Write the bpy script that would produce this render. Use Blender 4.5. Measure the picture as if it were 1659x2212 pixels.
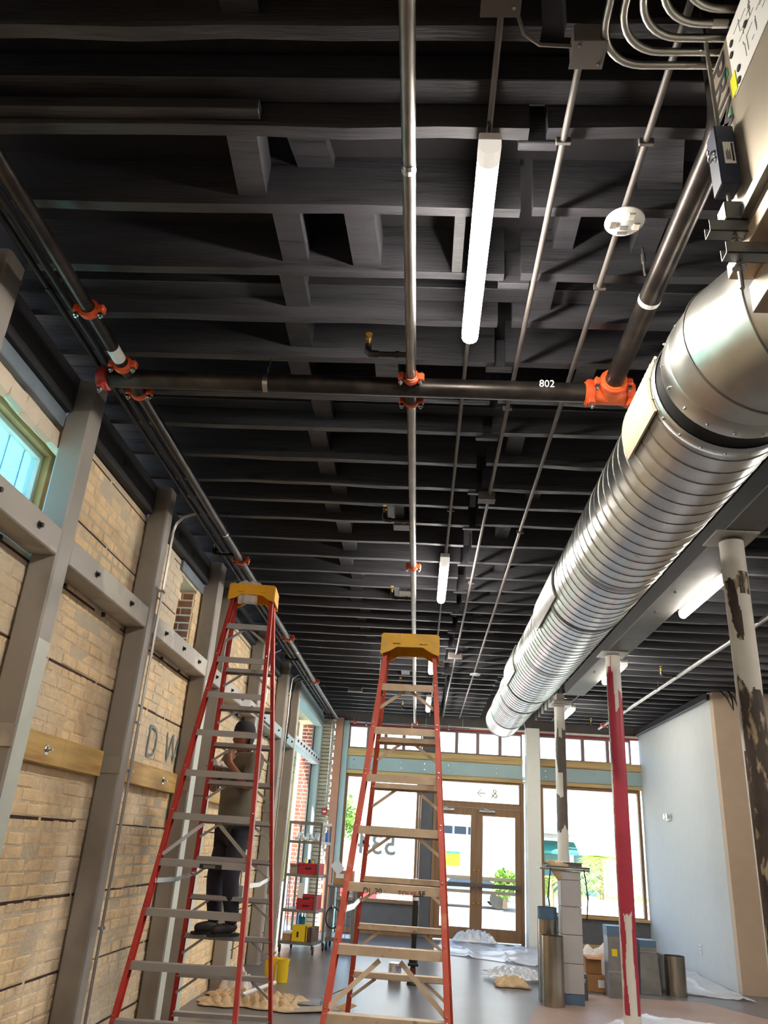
import bpy, bmesh, math, random
import numpy as np
from mathutils import Vector, Matrix
random.seed(7); rng = np.random.default_rng(7)
sc = bpy.context.scene
for o in list(bpy.data.objects): bpy.data.objects.remove(o)
COL = sc.collection

# ---------------------------------------------------------------- camera
cd = bpy.data.cameras.new('camera'); cam = bpy.data.objects.new('camera', cd); COL.objects.link(cam)
cd.sensor_fit = 'HORIZONTAL'; cd.sensor_width = 36.0; cd.lens = 36.0 * 1686.8 / 1659.0
cd.clip_start = 0.05; cd.clip_end = 500
CR = Vector((0.99745245, 0.03787357, 0.06044998)); CU = Vector((-0.04057083, -0.39582181, 0.91743071)); CF = Vector((-0.0586738, 0.91754601, 0.39327689))
EYE = Vector((0, 0, 1.65))
M = Matrix((CR, CU, -CF)).transposed().to_4x4(); M.translation = EYE
cam.matrix_world = M; sc.camera = cam
# ---------------------------------------------------------------- light, sky, exposure
sc.view_settings.view_transform = 'Standard'; sc.view_settings.look = 'None'
sc.view_settings.gamma = 1.0; sc.view_settings.use_curve_mapping = False
sc.view_settings.exposure = 2.6
SKY = .14; SUN = 5.0; LAMP = 24.0
w = bpy.data.worlds.new('sky'); sc.world = w; w.use_nodes = True
nt = w.node_tree; bg = nt.nodes['Background']
st = nt.nodes.new('ShaderNodeTexSky'); st.sky_type = 'NISHITA'; st.sun_disc = False
st.sun_elevation = math.radians(58); st.sun_rotation = math.radians(-30); st.air_density = 1.0; st.dust_density = 0.2; st.ozone_density = 3.0
nt.links.new(st.outputs[0], bg.inputs[0]); bg.inputs[1].default_value = SKY
sd = bpy.data.lights.new('sun', 'SUN'); sd.energy = SUN; sd.angle = math.radians(0.6); sd.color = (1, .95, .87)
so = bpy.data.objects.new('sun', sd); COL.objects.link(so); so.location = (0, 30, 30)
so.rotation_euler = Vector((-0.30, -0.30, 0.905)).to_track_quat('Z', 'Y').to_euler()

# ---------------------------------------------------------------- materials
def lin(c):
    return tuple((x / 255 / 12.92) if x / 255 <= .04045 else ((x / 255 + .055) / 1.055) ** 2.4 for x in c)
MATS = {}
def mat(name, rgb, rough=.6, metal=0.0, var=.12, vs=6.0, bump=0.0, bs=40.0, spec=.5, rgb2=None, amt=.5, sc2=3.0, sharp=.08, stretch=(1, 1, 1), coat=0):
    """procedural: base colour with fine noise variation, optional second colour in patches, optional bump"""
    m = bpy.data.materials.new(name); m.use_nodes = True; N = m.node_tree.nodes; L = m.node_tree.links
    b = N['Principled BSDF']; b.inputs['Roughness'].default_value = rough; b.inputs['Metallic'].default_value = metal
    b.inputs['Specular IOR Level'].default_value = spec
    if coat: b.inputs['Coat Weight'].default_value = coat
    g = N.new('ShaderNodeNewGeometry'); mp = N.new('ShaderNodeMapping'); mp.inputs['Scale'].default_value = stretch
    L.new(g.outputs['Position'], mp.inputs['Vector'])
    n = N.new('ShaderNodeTexNoise'); n.inputs['Scale'].default_value = vs; n.inputs['Detail'].default_value = 5
    L.new(mp.outputs[0], n.inputs['Vector'])
    c = lin(rgb); lo = tuple(x * (1 - var) for x in c); hi = tuple(min(1, x * (1 + var)) for x in c)
    r = N.new('ShaderNodeValToRGB'); r.color_ramp.elements[0].position = .3; r.color_ramp.elements[1].position = .7
    r.color_ramp.elements[0].color = (*lo, 1); r.color_ramp.elements[1].color = (*hi, 1); L.new(n.outputs[0], r.inputs[0])
    out = r.outputs[0]
    if rgb2:
        n2 = N.new('ShaderNodeTexNoise'); n2.inputs['Scale'].default_value = sc2; n2.inputs['Detail'].default_value = 6
        L.new(mp.outputs[0], n2.inputs['Vector'])
        r2 = N.new('ShaderNodeValToRGB'); r2.color_ramp.elements[0].position = max(0, amt - sharp); r2.color_ramp.elements[1].position = min(1, amt + sharp)
        L.new(n2.outputs[0], r2.inputs[0])
        mx = N.new('ShaderNodeMix'); mx.data_type = 'RGBA'; L.new(r2.outputs[0], mx.inputs[0]); L.new(out, mx.inputs[6]); mx.inputs[7].default_value = (*lin(rgb2), 1)
        out = mx.outputs[2]
    L.new(out, b.inputs['Base Color'])
    if bump:
        nb = N.new('ShaderNodeTexNoise'); nb.inputs['Scale'].default_value = bs; nb.inputs['Detail'].default_value = 6; L.new(mp.outputs[0], nb.inputs['Vector'])
        bp = N.new('ShaderNodeBump'); bp.inputs['Strength'].default_value = bump; bp.inputs['Distance'].default_value = .01
        L.new(nb.outputs[0], bp.inputs['Height']); L.new(bp.outputs[0], b.inputs['Normal'])
    MATS[name] = m
    return m
def emis(name, rgb, s):
    m = bpy.data.materials.new(name); m.use_nodes = True; N = m.node_tree.nodes
    b = N['Principled BSDF']; b.inputs['Base Color'].default_value = (.9, .9, .9, 1); b.inputs['Emission Color'].default_value = (*rgb, 1); b.inputs['Emission Strength'].default_value = s
    return m
def glassy(name, tint=(1, 1, 1), gl=.08, wh=0.0, whc=(.9, .92, .95)):
    m = bpy.data.materials.new(name); m.use_nodes = True; N = m.node_tree.nodes; L = m.node_tree.links
    N.remove(N['Principled BSDF']); o = N['Material Output']
    t = N.new('ShaderNodeBsdfTransparent'); t.inputs[0].default_value = (*tint, 1)
    g = N.new('ShaderNodeBsdfGlossy'); g.inputs['Roughness'].default_value = .03 if not wh else .25
    lw = N.new('ShaderNodeLayerWeight'); lw.inputs[0].default_value = .25
    mr = N.new('ShaderNodeMath'); mr.operation = 'MULTIPLY_ADD'; mr.inputs[1].default_value = .5; mr.inputs[2].default_value = gl
    L.new(lw.outputs['Fresnel'], mr.inputs[0])
    mx = N.new('ShaderNodeMixShader'); L.new(mr.outputs[0], mx.inputs[0]); L.new(t.outputs[0], mx.inputs[1]); L.new(g.outputs[0], mx.inputs[2])
    res = mx.outputs[0]
    if wh:
        d = N.new('ShaderNodeBsdfDiffuse'); d.inputs[0].default_value = (*whc, 1)
        m2 = N.new('ShaderNodeMixShader'); m2.inputs[0].default_value = wh; L.new(res, m2.inputs[1]); L.new(d.outputs[0], m2.inputs[2]); res = m2.outputs[0]
    L.new(res, o.inputs['Surface'])
    return m
def brushed(name, rgb, rough=.32, var=.1, stretch=(1, 1, 1), vs=8, bump=.0, bs=30):
    m = mat(name, rgb, rough, 1.0, var, vs, bump, bs, stretch=stretch)
    N = m.node_tree.nodes; L = m.node_tree.links; b = N['Principled BSDF']
    n = N.new('ShaderNodeTexNoise'); n.inputs['Scale'].default_value = 5; n.inputs['Detail'].default_value = 4
    mr = N.new('ShaderNodeMapRange'); mr.inputs['To Min'].default_value = rough * .75; mr.inputs['To Max'].default_value = rough * 1.35
    g = N.new('ShaderNodeNewGeometry'); L.new(g.outputs['Position'], n.inputs['Vector']); L.new(n.outputs[0], mr.inputs['Value']); L.new(mr.outputs[0], b.inputs['Roughness'])
    return m

joist_m = mat('black_painted_wood', (56, 55, 59), .38, var=.25, vs=5, bump=.35, bs=18, spec=.5, rgb2=(30, 28, 28), amt=.66, sc2=9, stretch=(.35, 4, 4))
deck_m = mat('black_deck', (40, 38, 40), .85, var=.2, spec=.2)
beam_m = mat('black_timber', (58, 58, 61), .7, var=.2, vs=3, bump=.4, bs=20, stretch=(3, .4, 3), spec=.3)
steelbeam_m = mat('painted_beam', (40, 39, 40), .6, var=.18, vs=4, bump=.1)
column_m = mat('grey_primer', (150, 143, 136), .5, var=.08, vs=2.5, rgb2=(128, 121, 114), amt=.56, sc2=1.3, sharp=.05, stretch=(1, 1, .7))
columnpale_m = mat('pale_post_face', (196, 199, 188), .5, var=.05, vs=4, rgb2=(150, 145, 137), amt=.62, sc2=2.2, sharp=.03)
girt_m = mat('girt_primer', (160, 153, 144), .5, var=.07, vs=2, rgb2=(190, 184, 170), amt=.58, sc2=1.6, sharp=.03)
blueframe_m = mat('blue_grey_primer', (158, 178, 178), .5, var=.05, vs=3)
brick_m = mat('limewashed_brick', (242, 210, 166), .9, var=.17, vs=7, bump=.8, bs=35, spec=.2, rgb2=(212, 198, 176), amt=.52, sc2=.9, sharp=.10)
mortar_m = mat('mortar', (232, 206, 168), .95, var=.16, vs=14, bump=.9, bs=45, spec=.15, rgb2=(206, 194, 172), amt=.5, sc2=.75, sharp=.15)
gap_shade_m = mat('open_joint_shade', (70, 48, 36), .95, var=.35, vs=20)  # dark brown standing in for the shadow inside open brick joints
redbrick_m = mat('red_brick', (150, 92, 72), .9, var=.2, vs=8, bump=.5, bs=40, rgb2=(120, 72, 58), amt=.55, sc2=5)
palemortar_m = mat('pale_mortar', (222, 206, 184), .95, var=.08, bump=.4)
wood_m = mat('yellow_lumber', (206, 168, 98), .65, var=.16, vs=3, bump=.1, stretch=(.6, .6, 9), rgb2=(178, 132, 70), amt=.6, sc2=2.5, sharp=.1)
woodx_m = mat('yellow_lumber_far', (196, 164, 108), .65, var=.14, vs=3, stretch=(.4, 4, 12), rgb2=(170, 128, 76), amt=.58, sc2=2)
doorwood_m = mat('stained_door_wood', (134, 98, 66), .45, var=.14, vs=3, stretch=(9, 4, .5))
floor_m = mat('polished_concrete', (100, 98, 99), .30, var=.06, vs=1.5, rgb2=(90, 88, 89), amt=.56, sc2=.8, bump=.08, bs=5, spec=.2)
white_m = mat('white_drywall', (176, 178, 177), .8, var=.02, bump=.05, bs=60)
beige_m = mat('beige_drywall', (176, 154, 132), .8, var=.03, bump=.05, bs=60)
pipe_m = mat('black_steel_pipe', (74, 68, 64), .34, .75, var=.3, vs=7, stretch=(1, 1, 1), rgb2=(52, 48, 46), amt=.52, sc2=8, sharp=.15)
pipesil_m = brushed('bare_steel_pipe', (150, 146, 140), .36, .15, vs=9)
darkpipe_m = mat('black_conduit', (46, 44, 46), .5, .2, var=.2)
conduit_m = mat('painted_conduit', (96, 90, 86), .55, .2, var=.12)
emt_m = brushed('emt_steel', (186, 184, 178), .33, .06)
orange_m = mat('orange_coupling', (214, 82, 38), .42, var=.12, vs=20, bump=.15, bs=60)
red_m = mat('red_coupling', (176, 52, 46), .45, var=.1)
zinc_m = brushed('zinc_bolt', (205, 205, 205), .25)
tee_m = mat('orange_tee', (226, 104, 44), .4, var=.1, vs=16, bump=.1)
brass_m = brushed('brass', (212, 172, 84), .3)
galv_m = brushed('galvanised_duct', (214, 217, 217), .30, .10, vs=6, bump=.06, bs=14)
galv2_m = brushed('galvanised_elbow', (202, 202, 196), .33, .14, vs=5, bump=.10, bs=10)
galvd_m = brushed('dull_galvanised', (150, 150, 148), .42, .15, vs=7)
seam_m = brushed('duct_seam', (150, 148, 142), .38, .05)
rubber_m = mat('black_rubber', (24, 24, 24), .55, var=.2)
paper_m = mat('cream_sheet', (214, 198, 170), .7, var=.04)
isol_m = mat('navy_isolator', (34, 42, 66), .45, var=.08)
label_m = mat('white_label', (226, 226, 222), .6, var=.02)
ink_m = mat('black_ink', (36, 30, 28), .7, var=.05)
greyink_m = mat('grey_ink', (118, 116, 114), .7, var=.05)
yellow_m = mat('yellow_sticker', (226, 226, 40), .5, var=.03)
green_m = mat('green_sticker', (60, 150, 96), .5, var=.03)
strut_m = brushed('strut_zinc', (150, 152, 150), .4, .06)
tank_m = mat('unit_sheet_metal', (190, 178, 158), .38, .7, var=.08, vs=5, bump=.05)
whiteplas_m = mat('white_plastic', (222, 222, 218), .4, var=.02)
capglow_m = emis('lamp_end_cap', (1.0, .93, .84), .10)
lens_m = emis('lamp_lens', (1.0, .935, .845), LAMP)
lad1_m = mat('red_fibreglass', (190, 52, 38), .45, var=.08, vs=6, rgb2=(162, 40, 30), amt=.6, sc2=4)
lad2_m = mat('worn_red_fibreglass', (200, 82, 60), .5, var=.12, vs=7, rgb2=(214, 130, 100), amt=.66, sc2=9, sharp=.06)
alu_m = mat('ladder_aluminium', (172, 169, 167), .42, .45, var=.05)
step2_m = mat('stained_step', (206, 184, 156), .5, .1, var=.15, vs=10, rgb2=(150, 128, 104), amt=.68, sc2=12, sharp=.05)
cap_m = mat('yellow_ladder_cap', (238, 172, 22), .45, var=.06, vs=10)
cap2_m = mat('worn_yellow_cap', (226, 172, 30), .5, var=.1, vs=10, rgb2=(180, 160, 120), amt=.62, sc2=16, sharp=.05)
skin_m = mat('skin', (150, 98, 74), .55, var=.06, vs=12)
shirt_m = mat('olive_tee', (108, 105, 90), .85, var=.1, vs=7, bump=.3, bs=25)
jeans_m = mat('dark_jeans', (40, 40, 52), .85, var=.22, vs=8, bump=.3, bs=30, rgb2=(70, 68, 72), amt=.7, sc2=8, sharp=.04)
boot_m = mat('dark_boot', (48, 44, 42), .6, var=.15, bump=.2)
black_m = mat('black_cloth', (22, 21, 24), .8, var=.15)
hair_m = mat('dark_hair', (26, 22, 22), .7, var=.2)
rag_m = mat('grey_white_rag', (206, 196, 190), .85, var=.08, bump=.4, bs=20)
canvas_m = mat('canvas_drop_cloth', (190, 164, 130), .9, var=.12, vs=8, bump=.5, bs=20)
kraft_m = mat('floor_protection_paper', (140, 118, 108), .5, var=.08, vs=2, bump=.15, bs=5)
plastic_m = glassy('plastic_sheeting', (.95, .96, .98), .16, .34)
glass_m = glassy('window_glass', (.97, .99, .98), .02)
sky_cyan_m = glassy('sky_cyan_glass', (.64, .93, .96), .02)  # cyan of the sky put into the glass colour of the side windows
box_m = mat('cardboard', (168, 122, 80), .85, var=.1)
crate_m = mat('red_crate', (178, 34, 50), .45, var=.08)
ybox_m = mat('yellow_box', (232, 196, 28), .55, var=.03)
blue_m = mat('blue_plastic', (40, 110, 200), .4, var=.05)
whitewrap_m = mat('grey_pedestal_board', (178, 176, 176), .5, .15, var=.04, vs=3)
tape_m = mat('blue_tape', (84, 110, 136), .5, .2, var=.08)
darkgrey_m = mat('dark_grey_panel', (92, 90, 90), .6, var=.08)
greymul_m = mat('grey_mullion', (84, 82, 84), .5, var=.08)
terra_m = mat('terracotta_post', (176, 122, 96), .6, var=.08)
header_m = mat('dark_header', (88, 78, 74), .7, var=.12)
redtrim_m = mat('red_trim', (170, 60, 62), .6, var=.1)
transom_m = mat('mauve_transom_frame', (140, 112, 108), .5, var=.08)
sqcol_m = mat('white_square_column', (224, 220, 208), .7, var=.02)
tyre_m = mat('caster_rubber', (50, 48, 46), .7, var=.1)
stucco_m = mat('white_stucco', (240, 238, 232), .9, var=.03, bump=.2)
street_m = mat('asphalt', (168, 166, 162), .9, var=.06, vs=3)
walk_m = mat('sidewalk', (214, 208, 198), .9, var=.05)
roll_m = mat('roll_door', (206, 216, 208), .6, var=.03)
teal_m = mat('teal_awning', (54, 136, 124), .7, var=.05)
leaf_m = mat('palm_leaf', (150, 180, 60), .6, var=.25, vs=12)
leaf2_m = mat('tree_leaf', (120, 160, 60), .6, var=.3, vs=9)
trunk_m = mat('trunk', (150, 126, 100), .9, var=.2)
carpaint_m = mat('silver_blue_car', (130, 146, 172), .35, .3, var=.02)
cardark_m = mat('car_glass', (60, 74, 88), .15, .0, var=.02)
def flaked(name, a, b, amt, s=2.2, z=.45, c=None):
    return mat(name, a, .55, var=.05, vs=4, rgb2=b, amt=amt, sc2=s, sharp=.012, stretch=(1, 1, z), bump=.15, bs=30)
pcol1_m = flaked('peeling_white_black', (196, 188, 176), (56, 48, 42), .56, 3.0, .35)
pcol1d_m = mat('tarred_column', (62, 50, 42), .6, var=.35, vs=14, rgb2=(170, 150, 118), amt=.60, sc2=18, sharp=.05, stretch=(1, 1, .35), bump=.5, bs=25)
pcolw_m = mat('column_white_coat', (206, 200, 188), .55, var=.04)
pcolred_m = mat('column_red_coat', (164, 44, 62), .5, var=.08, vs=5)

# ---------------------------------------------------------------- mesh helpers
class MB:
    def __init__(s): s.v = []; s.f = []
    def add(s, vs, fs):
        b = len(s.v); s.v += [tuple(v) for v in vs]; s.f += [tuple(i + b for i in f) for f in fs]; return s
    def box(s, x0, x1, y0, y1, z0, z1):
        vs = [(x, y, z) for x in (x0, x1) for y in (y0, y1) for z in (z0, z1)]
        return s.add(vs, [(0, 1, 3, 2), (4, 6, 7, 5), (0, 4, 5, 1), (2, 3, 7, 6), (0, 2, 6, 4), (1, 5, 7, 3)])
    def bbox(s, x0, x1, y0, y1, z0, z1, b=.008):
        """box with chamfered edges"""
        bm = bmesh.new(); bmesh.ops.create_cube(bm, size=1)
        for v in bm.verts: v.co = Vector(((x0 + x1) / 2 + v.co.x * (x1 - x0), (y0 + y1) / 2 + v.co.y * (y1 - y0), (z0 + z1) / 2 + v.co.z * (z1 - z0)))
        bmesh.ops.bevel(bm, geom=bm.edges[:], offset=b, segments=1, affect='EDGES')
        bm.verts.index_update(); s.add([v.co[:] for v in bm.verts], [[v.index for v in f.verts] for f in bm.faces]); bm.free(); return s
    def bar(s, a, b, wx, wy, up=(0, 0, 1)):
        """rectangular bar from a to b; wx across, wy along the 'up' side"""
        a = Vector(a); b = Vector(b); d = (b - a).normalized(); u = Vector(up); x = d.cross(u)
        if x.length < 1e-4: x = d.cross(Vector((1, 0, 0)))
        x.normalize(); y = x.cross(d)
        vs = [p + x * sx * wx / 2 + y * sy * wy / 2 for p in (a, b) for sx, sy in ((-1, -1), (1, -1), (1, 1), (-1, 1))]
        return s.add(vs, [(0, 3, 2, 1), (4, 5, 6, 7), (0, 1, 5, 4), (1, 2, 6, 5), (2, 3, 7, 6), (3, 0, 4, 7)])
    def tube(s, pts, r, n=10, cap=True):
        pts = [Vector(p) for p in pts]; rr = r if isinstance(r, (list, tuple)) else [r] * len(pts)
        t = (pts[1] - pts[0]).normalized(); u = t.orthogonal().normalized(); vs = []
        for i, p in enumerate(pts):
            tt = ((pts[min(i + 1, len(pts) - 1)] - p).normalized() + (p - pts[max(i - 1, 0)]).normalized())
            if tt.length < 1e-6: tt = t
            tt.normalize(); u = (u - tt * u.dot(tt)).normalized(); v = tt.cross(u)
            vs += [p + (u * math.cos(k * 2 * math.pi / n) + v * math.sin(k * 2 * math.pi / n)) * rr[i] for k in range(n)]
        fs = [(i * n + k, i * n + (k + 1) % n, (i + 1) * n + (k + 1) % n, (i + 1) * n + k) for i in range(len(pts) - 1) for k in range(n)]
        if cap: fs += [tuple(range(n - 1, -1, -1)), tuple(range((len(pts) - 1) * n, len(pts) * n))]
        return s.add(vs, fs)
    def lathe(s, prof, c, ax='z', n=24, cap=True):
        """profile [(radius, height)] about an axis through c"""
        c = Vector(c); A = {'z': (Vector((1, 0, 0)), Vector((0, 1, 0)), Vector((0, 0, 1))), 'y': (Vector((1, 0, 0)), Vector((0, 0, 1)), Vector((0, 1, 0))), 'x': (Vector((0, 1, 0)), Vector((0, 0, 1)), Vector((1, 0, 0)))}[ax]
        vs = [c + (A[0] * math.cos(k * 2 * math.pi / n) + A[1] * math.sin(k * 2 * math.pi / n)) * r + A[2] * h for r, h in prof for k in range(n)]
        fs = [(i * n + k, i * n + (k + 1) % n, (i + 1) * n + (k + 1) % n, (i + 1) * n + k) for i in range(len(prof) - 1) for k in range(n)]
        if cap: fs += [tuple(range(n - 1, -1, -1)), tuple(range((len(prof) - 1) * n, len(prof) * n))]
        return s.add(vs, fs)
    def prism(s, poly, fn, d0, d1):
        """poly of 2-D points; fn(a,b,d) -> 3-D"""
        n = len(poly); vs = [fn(a, b, d) for d in (d0, d1) for a, b in poly]
        return s.add(vs, [tuple(range(n - 1, -1, -1)), tuple(range(n, 2 * n))] + [(i, (i + 1) % n, n + (i + 1) % n, n + i) for i in range(n)])
    def ball(s, c, r, n=12, m=8, sq=(1, 1, 1)):
        c = Vector(c); vs = [c + Vector((0, 0, r * sq[2]))]
        for i in range(1, m):
            t = math.pi * i / m; vs += [c + Vector((r * sq[0] * math.sin(t) * math.cos(2 * math.pi * k / n), r * sq[1] * math.sin(t) * math.sin(2 * math.pi * k / n), r * sq[2] * math.cos(t))) for k in range(n)]
        vs.append(c - Vector((0, 0, r * sq[2]))); e = len(vs) - 1
        fs = [(0, 1 + k, 1 + (k + 1) % n) for k in range(n)] + [(e, 1 + (m - 2) * n + (k + 1) % n, 1 + (m - 2) * n + k) for k in range(n)]
        fs += [(1 + i * n + k, 1 + (i + 1) * n + k, 1 + (i + 1) * n + (k + 1) % n, 1 + i * n + (k + 1) % n) for i in range(m - 2) for k in range(n)]
        return s.add(vs, fs)
    def mesh(s, name, m, smooth=0):
        me = bpy.data.meshes.new(name); me.from_pydata(s.v, [], s.f)
        bm = bmesh.new(); bm.from_mesh(me); bmesh.ops.recalc_face_normals(bm, faces=bm.faces); bm.to_mesh(me); bm.free()
        if m: me.materials.append(m)
        if smooth:
            for p in me.polygons: p.use_smooth = True
            me.set_sharp_from_angle(angle=math.radians(smooth))
        return me
    def build(s, name, m, parent=None, smooth=0):
        return link(name, s.mesh(name, m, smooth), parent)
WL = {}
def wl(o): return WL.get(o.name, Vector((0, 0, 0)))
def link(name, me, parent=None):
    """mesh given in world coordinates; linked under its parent without moving"""
    o = bpy.data.objects.new(name, me); COL.objects.link(o)
    if parent is not None:
        o.parent = parent; o.location = -wl(parent)
    WL[o.name] = Vector((0, 0, 0))
    return o
def tag(o, label=None, cat=None, group=None, kind=None):
    if label: o['label'] = label
    if cat: o['category'] = cat
    if group: o['group'] = group
    if kind: o['kind'] = kind
    return o
def thing(name, label, cat, loc, group=None):
    o = bpy.data.objects.new(name, None); COL.objects.link(o); o.location = loc; o.empty_display_size = .1; WL[o.name] = Vector(loc)
    return tag(o, label, cat, group)
def struct(name, mb, m, smooth=0, label=None):
    return tag(mb.build(name, m, None, smooth), label, None, None, 'structure')
def copy_tree(o, parent=None, delta=None):
    c = o.copy(); COL.objects.link(c); WL[c.name] = wl(o) + (delta or Vector((0, 0, 0)))
    if parent is not None: c.parent = parent
    elif delta is not None: c.location = o.location + delta
    for ch in list(o.children): copy_tree(ch, c)
    return c
def textmesh(txt, org, xd, yd, size, bold=0.0):
    cu = bpy.data.curves.new('t', 'FONT'); cu.body = txt; cu.size = 1.0; cu.extrude = .001; cu.offset = bold; cu.resolution_u = 3
    o = bpy.data.objects.new('t', cu); COL.objects.link(o)
    dg = bpy.context.evaluated_depsgraph_get(); me = bpy.data.meshes.new_from_object(o.evaluated_get(dg))
    bpy.data.objects.remove(o); bpy.data.curves.remove(cu)
    xd = Vector(xd) * size; yd = Vector(yd) * size; zd = xd.cross(yd).normalized()
    for v in me.vertices: v.co = Vector(org) + xd * v.co.x + yd * v.co.y + zd * v.co.z
    return me
def text(name, txt, org, xd, yd, size, m, parent, bold=0.0):
    me = textmesh(txt, org, xd, yd, size, bold); me.materials.append(m); me.name = name
    return link(name, me, parent)
def rot2(x, y, a): return (x * math.cos(a) - y * math.sin(a), x * math.sin(a) + y * math.cos(a))
def proj(P):
    d = Vector(P) - EYE; z = d.dot(CF)
    return (829.5 + 1686.8 * d.dot(CR) / z, 1106 - 1686.8 * d.dot(CU) / z, z)

# ================================================================ SETTING
struct('floor', MB().box(-3.2, 8.2, -3.4, 18.2, -.12, 0), floor_m)
# ---- ceiling: deck with joists and blocking as children
JB = 4.33; JT = 4.63
ceiling = struct('ceiling', MB().box(-3.0, 8.2, -3.4, 13.3, JT, JT + .1).box(-3.0, 1.25, 13.3, 18.1, JT, JT + .1).box(2.48, 8.2, 13.3, 18.1, JT, JT + .1).box(1.1, 2.6, 13.2, 18.1, 5.0, 5.1).box(1.1, 2.6, 13.25, 13.3, JT + .1, 5.0).box(1.15, 1.2, 13.3, 18.1, JT + .1, 5.0).box(2.53, 2.58, 13.3, 18.1, JT + .1, 5.0), deck_m)
far = [1.92, 2.345, 2.77, 3.21, 3.60, 3.98, 4.42, 4.84, 5.32, 5.76, 6.12, 6.52, 7.03, 7.5, 7.98, 8.42]
while far[-1] < 17.3: far.append(far[-1] + .444)
near = [1.92 - .437 * k for k in range(1, 12)][::-1]
far = near + far
def joist_mesh(x0, x1, y0, y1, zb, zt, seed):
    R = random.Random(seed); n = max(2, int((x1 - x0) / .35)); mb = MB(); vs = []
    for i in range(n + 1):
        x = x0 + (x1 - x0) * i / n; e = R.uniform(-.006, .006); f = R.uniform(-.004, .004)
        vs += [(x, y0 + f, zb + e), (x, y1 + f, zb + e + R.uniform(-.004, .004)), (x, y1, zt), (x, y0, zt)]
    fs = [(i * 4 + k, i * 4 + (k + 1) % 4, i * 4 + 4 + (k + 1) % 4, i * 4 + 4 + k) for i in range(n) for k in range(4)] + [(3, 2, 1, 0), (n * 4, n * 4 + 1, n * 4 + 2, n * 4 + 3)]
    return mb.add(vs, fs)
for i, y in enumerate(far):
    xs = [(-2.62, .34 + random.uniform(-.02, .02)), (.41, 8.1)]
    if y > 13.3:
        xs = [(-2.62, .38), (.44, 1.25), (2.48, 8.1)]
        MB().bbox(2.43, 2.475, y - .06, y - .05, JB, 4.76, .002).build('joist_hanger', galvd_m, ceiling)
    for j, (a, b) in enumerate(xs):
        joist_mesh(a, b, y - .055, y, JB + (.01 if j else 0), JT, i * 7 + j).build('joist', joist_m, ceiling)
    if y > 13.3:   # raised pocket beside the square column
        joist_mesh(1.21, 2.52, y - .055, y, 4.76, 4.99, i + 99).build('joist', joist_m, ceiling)
    elif i % 2 == 0:  # scab lapping the joist joint
        MB().bbox(.30, .46, y, y + .045, JB - .012, JB + .2, .004).build('lap_block', joist_m, ceiling)
# shallower boards sistered high on some joists
for y in (2.345, 3.60, 4.84, 9.0):
    MB().bbox(-2.6, 8, y - .17, y - .058, 4.46, 4.6, .004).build('sister_board', joist_m, ceiling)
MB().bbox(-2.6, -.76, 2.235, 2.289, 4.36, 4.42, .004).build('sister_board', joist_m, ceiling)
# blocking between joists
def block(xc, y0, y1, wd, zb, tilt=0):
    mb = MB(); mb.add([(xc - wd / 2 + s * wd + tilt * t, y0 + t * (y1 - y0), z) for t in (0, 1) for s in (0, 1) for z in (zb, zb + .2)],
        [(0, 1, 3, 2), (4, 6, 7, 5), (0, 4, 5, 1), (2, 3, 7, 6), (0, 2, 6, 4), (1, 5, 7, 3)])
    return mb.build('blocking', joist_m, ceiling)
block(-.76, 1.50, 1.865, .14, 4.40); block(-.86, 2.346, 2.715, .13, 4.38, -.02); block(-.66, 2.346, 2.715, .17, 4.56, .06)
block(-.74, 2.771, 3.155, .13, 4.38); block(-.39, 2.771, 3.155, .14, 4.36, .02); block(.88, 2.346, 2.715, .2, 4.46, .1); block(1.02, 2.771, 3.155, .12, 4.48); block(.085, 2.771, 3.155, .05, 4.335)
block(.62, 2.771, 3.155, .10, 4.5)
for k, y in enumerate(far):
    if 3.1 < y < 13 and k + 1 < len(far):
        block(-.82 + .05 * math.sin(k * 2.3), y + .001, far[k + 1] - .056, .13, 4.40)
        if k % 2 == 0: block(.75 + .2 * math.sin(k * 1.7), y + .001, far[k + 1] - .056, .12, 4.42)
        if k % 5 == 1: block(-.30, y + .001, far[k + 1] - .056, .14, 4.34)
# ---- left wall: mortar core with openings, bricks as pieces
WX = -2.36
OPEN = [(3.3, 4.67, 3.12, 4.0), (7.1, 7.64, 3.12, 3.94), (14.1, 17.66, -1, 4.02)]
def wall_boxes(mb, x0, x1, y0, y1, z0, z1, ops):
    ys = sorted({y0, y1} | {v for o in ops for v in o[:2] if y0 < v < y1})
    for a, b in zip(ys, ys[1:]):
        cuts = [o for o in ops if o[0] < (a + b) / 2 < o[1]]
        z = z0
        for o in cuts:
            if o[2] > z: mb.box(x0, x1, a, b, z, o[2])
            z = o[3]
        mb.box(x0, x1, a, b, z, z1)
    return mb
wall_left = struct('wall_left', wall_boxes(MB(), -2.70, WX - .0045, -3.4, 18.0, -.1, 4.06, OPEN), mortar_m)
CH = .0775; Z0 = -.019
cols_y = [(3.04, 3.21), (4.25, 4.42), (5.90, 6.05), (7.79, 7.98), (8.42, 8.6), (10.45, 10.65), (12.6, 12.8), (13.93, 14.12), (17.7, 17.9)]
bricks = []
R = random.Random(3)
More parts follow.
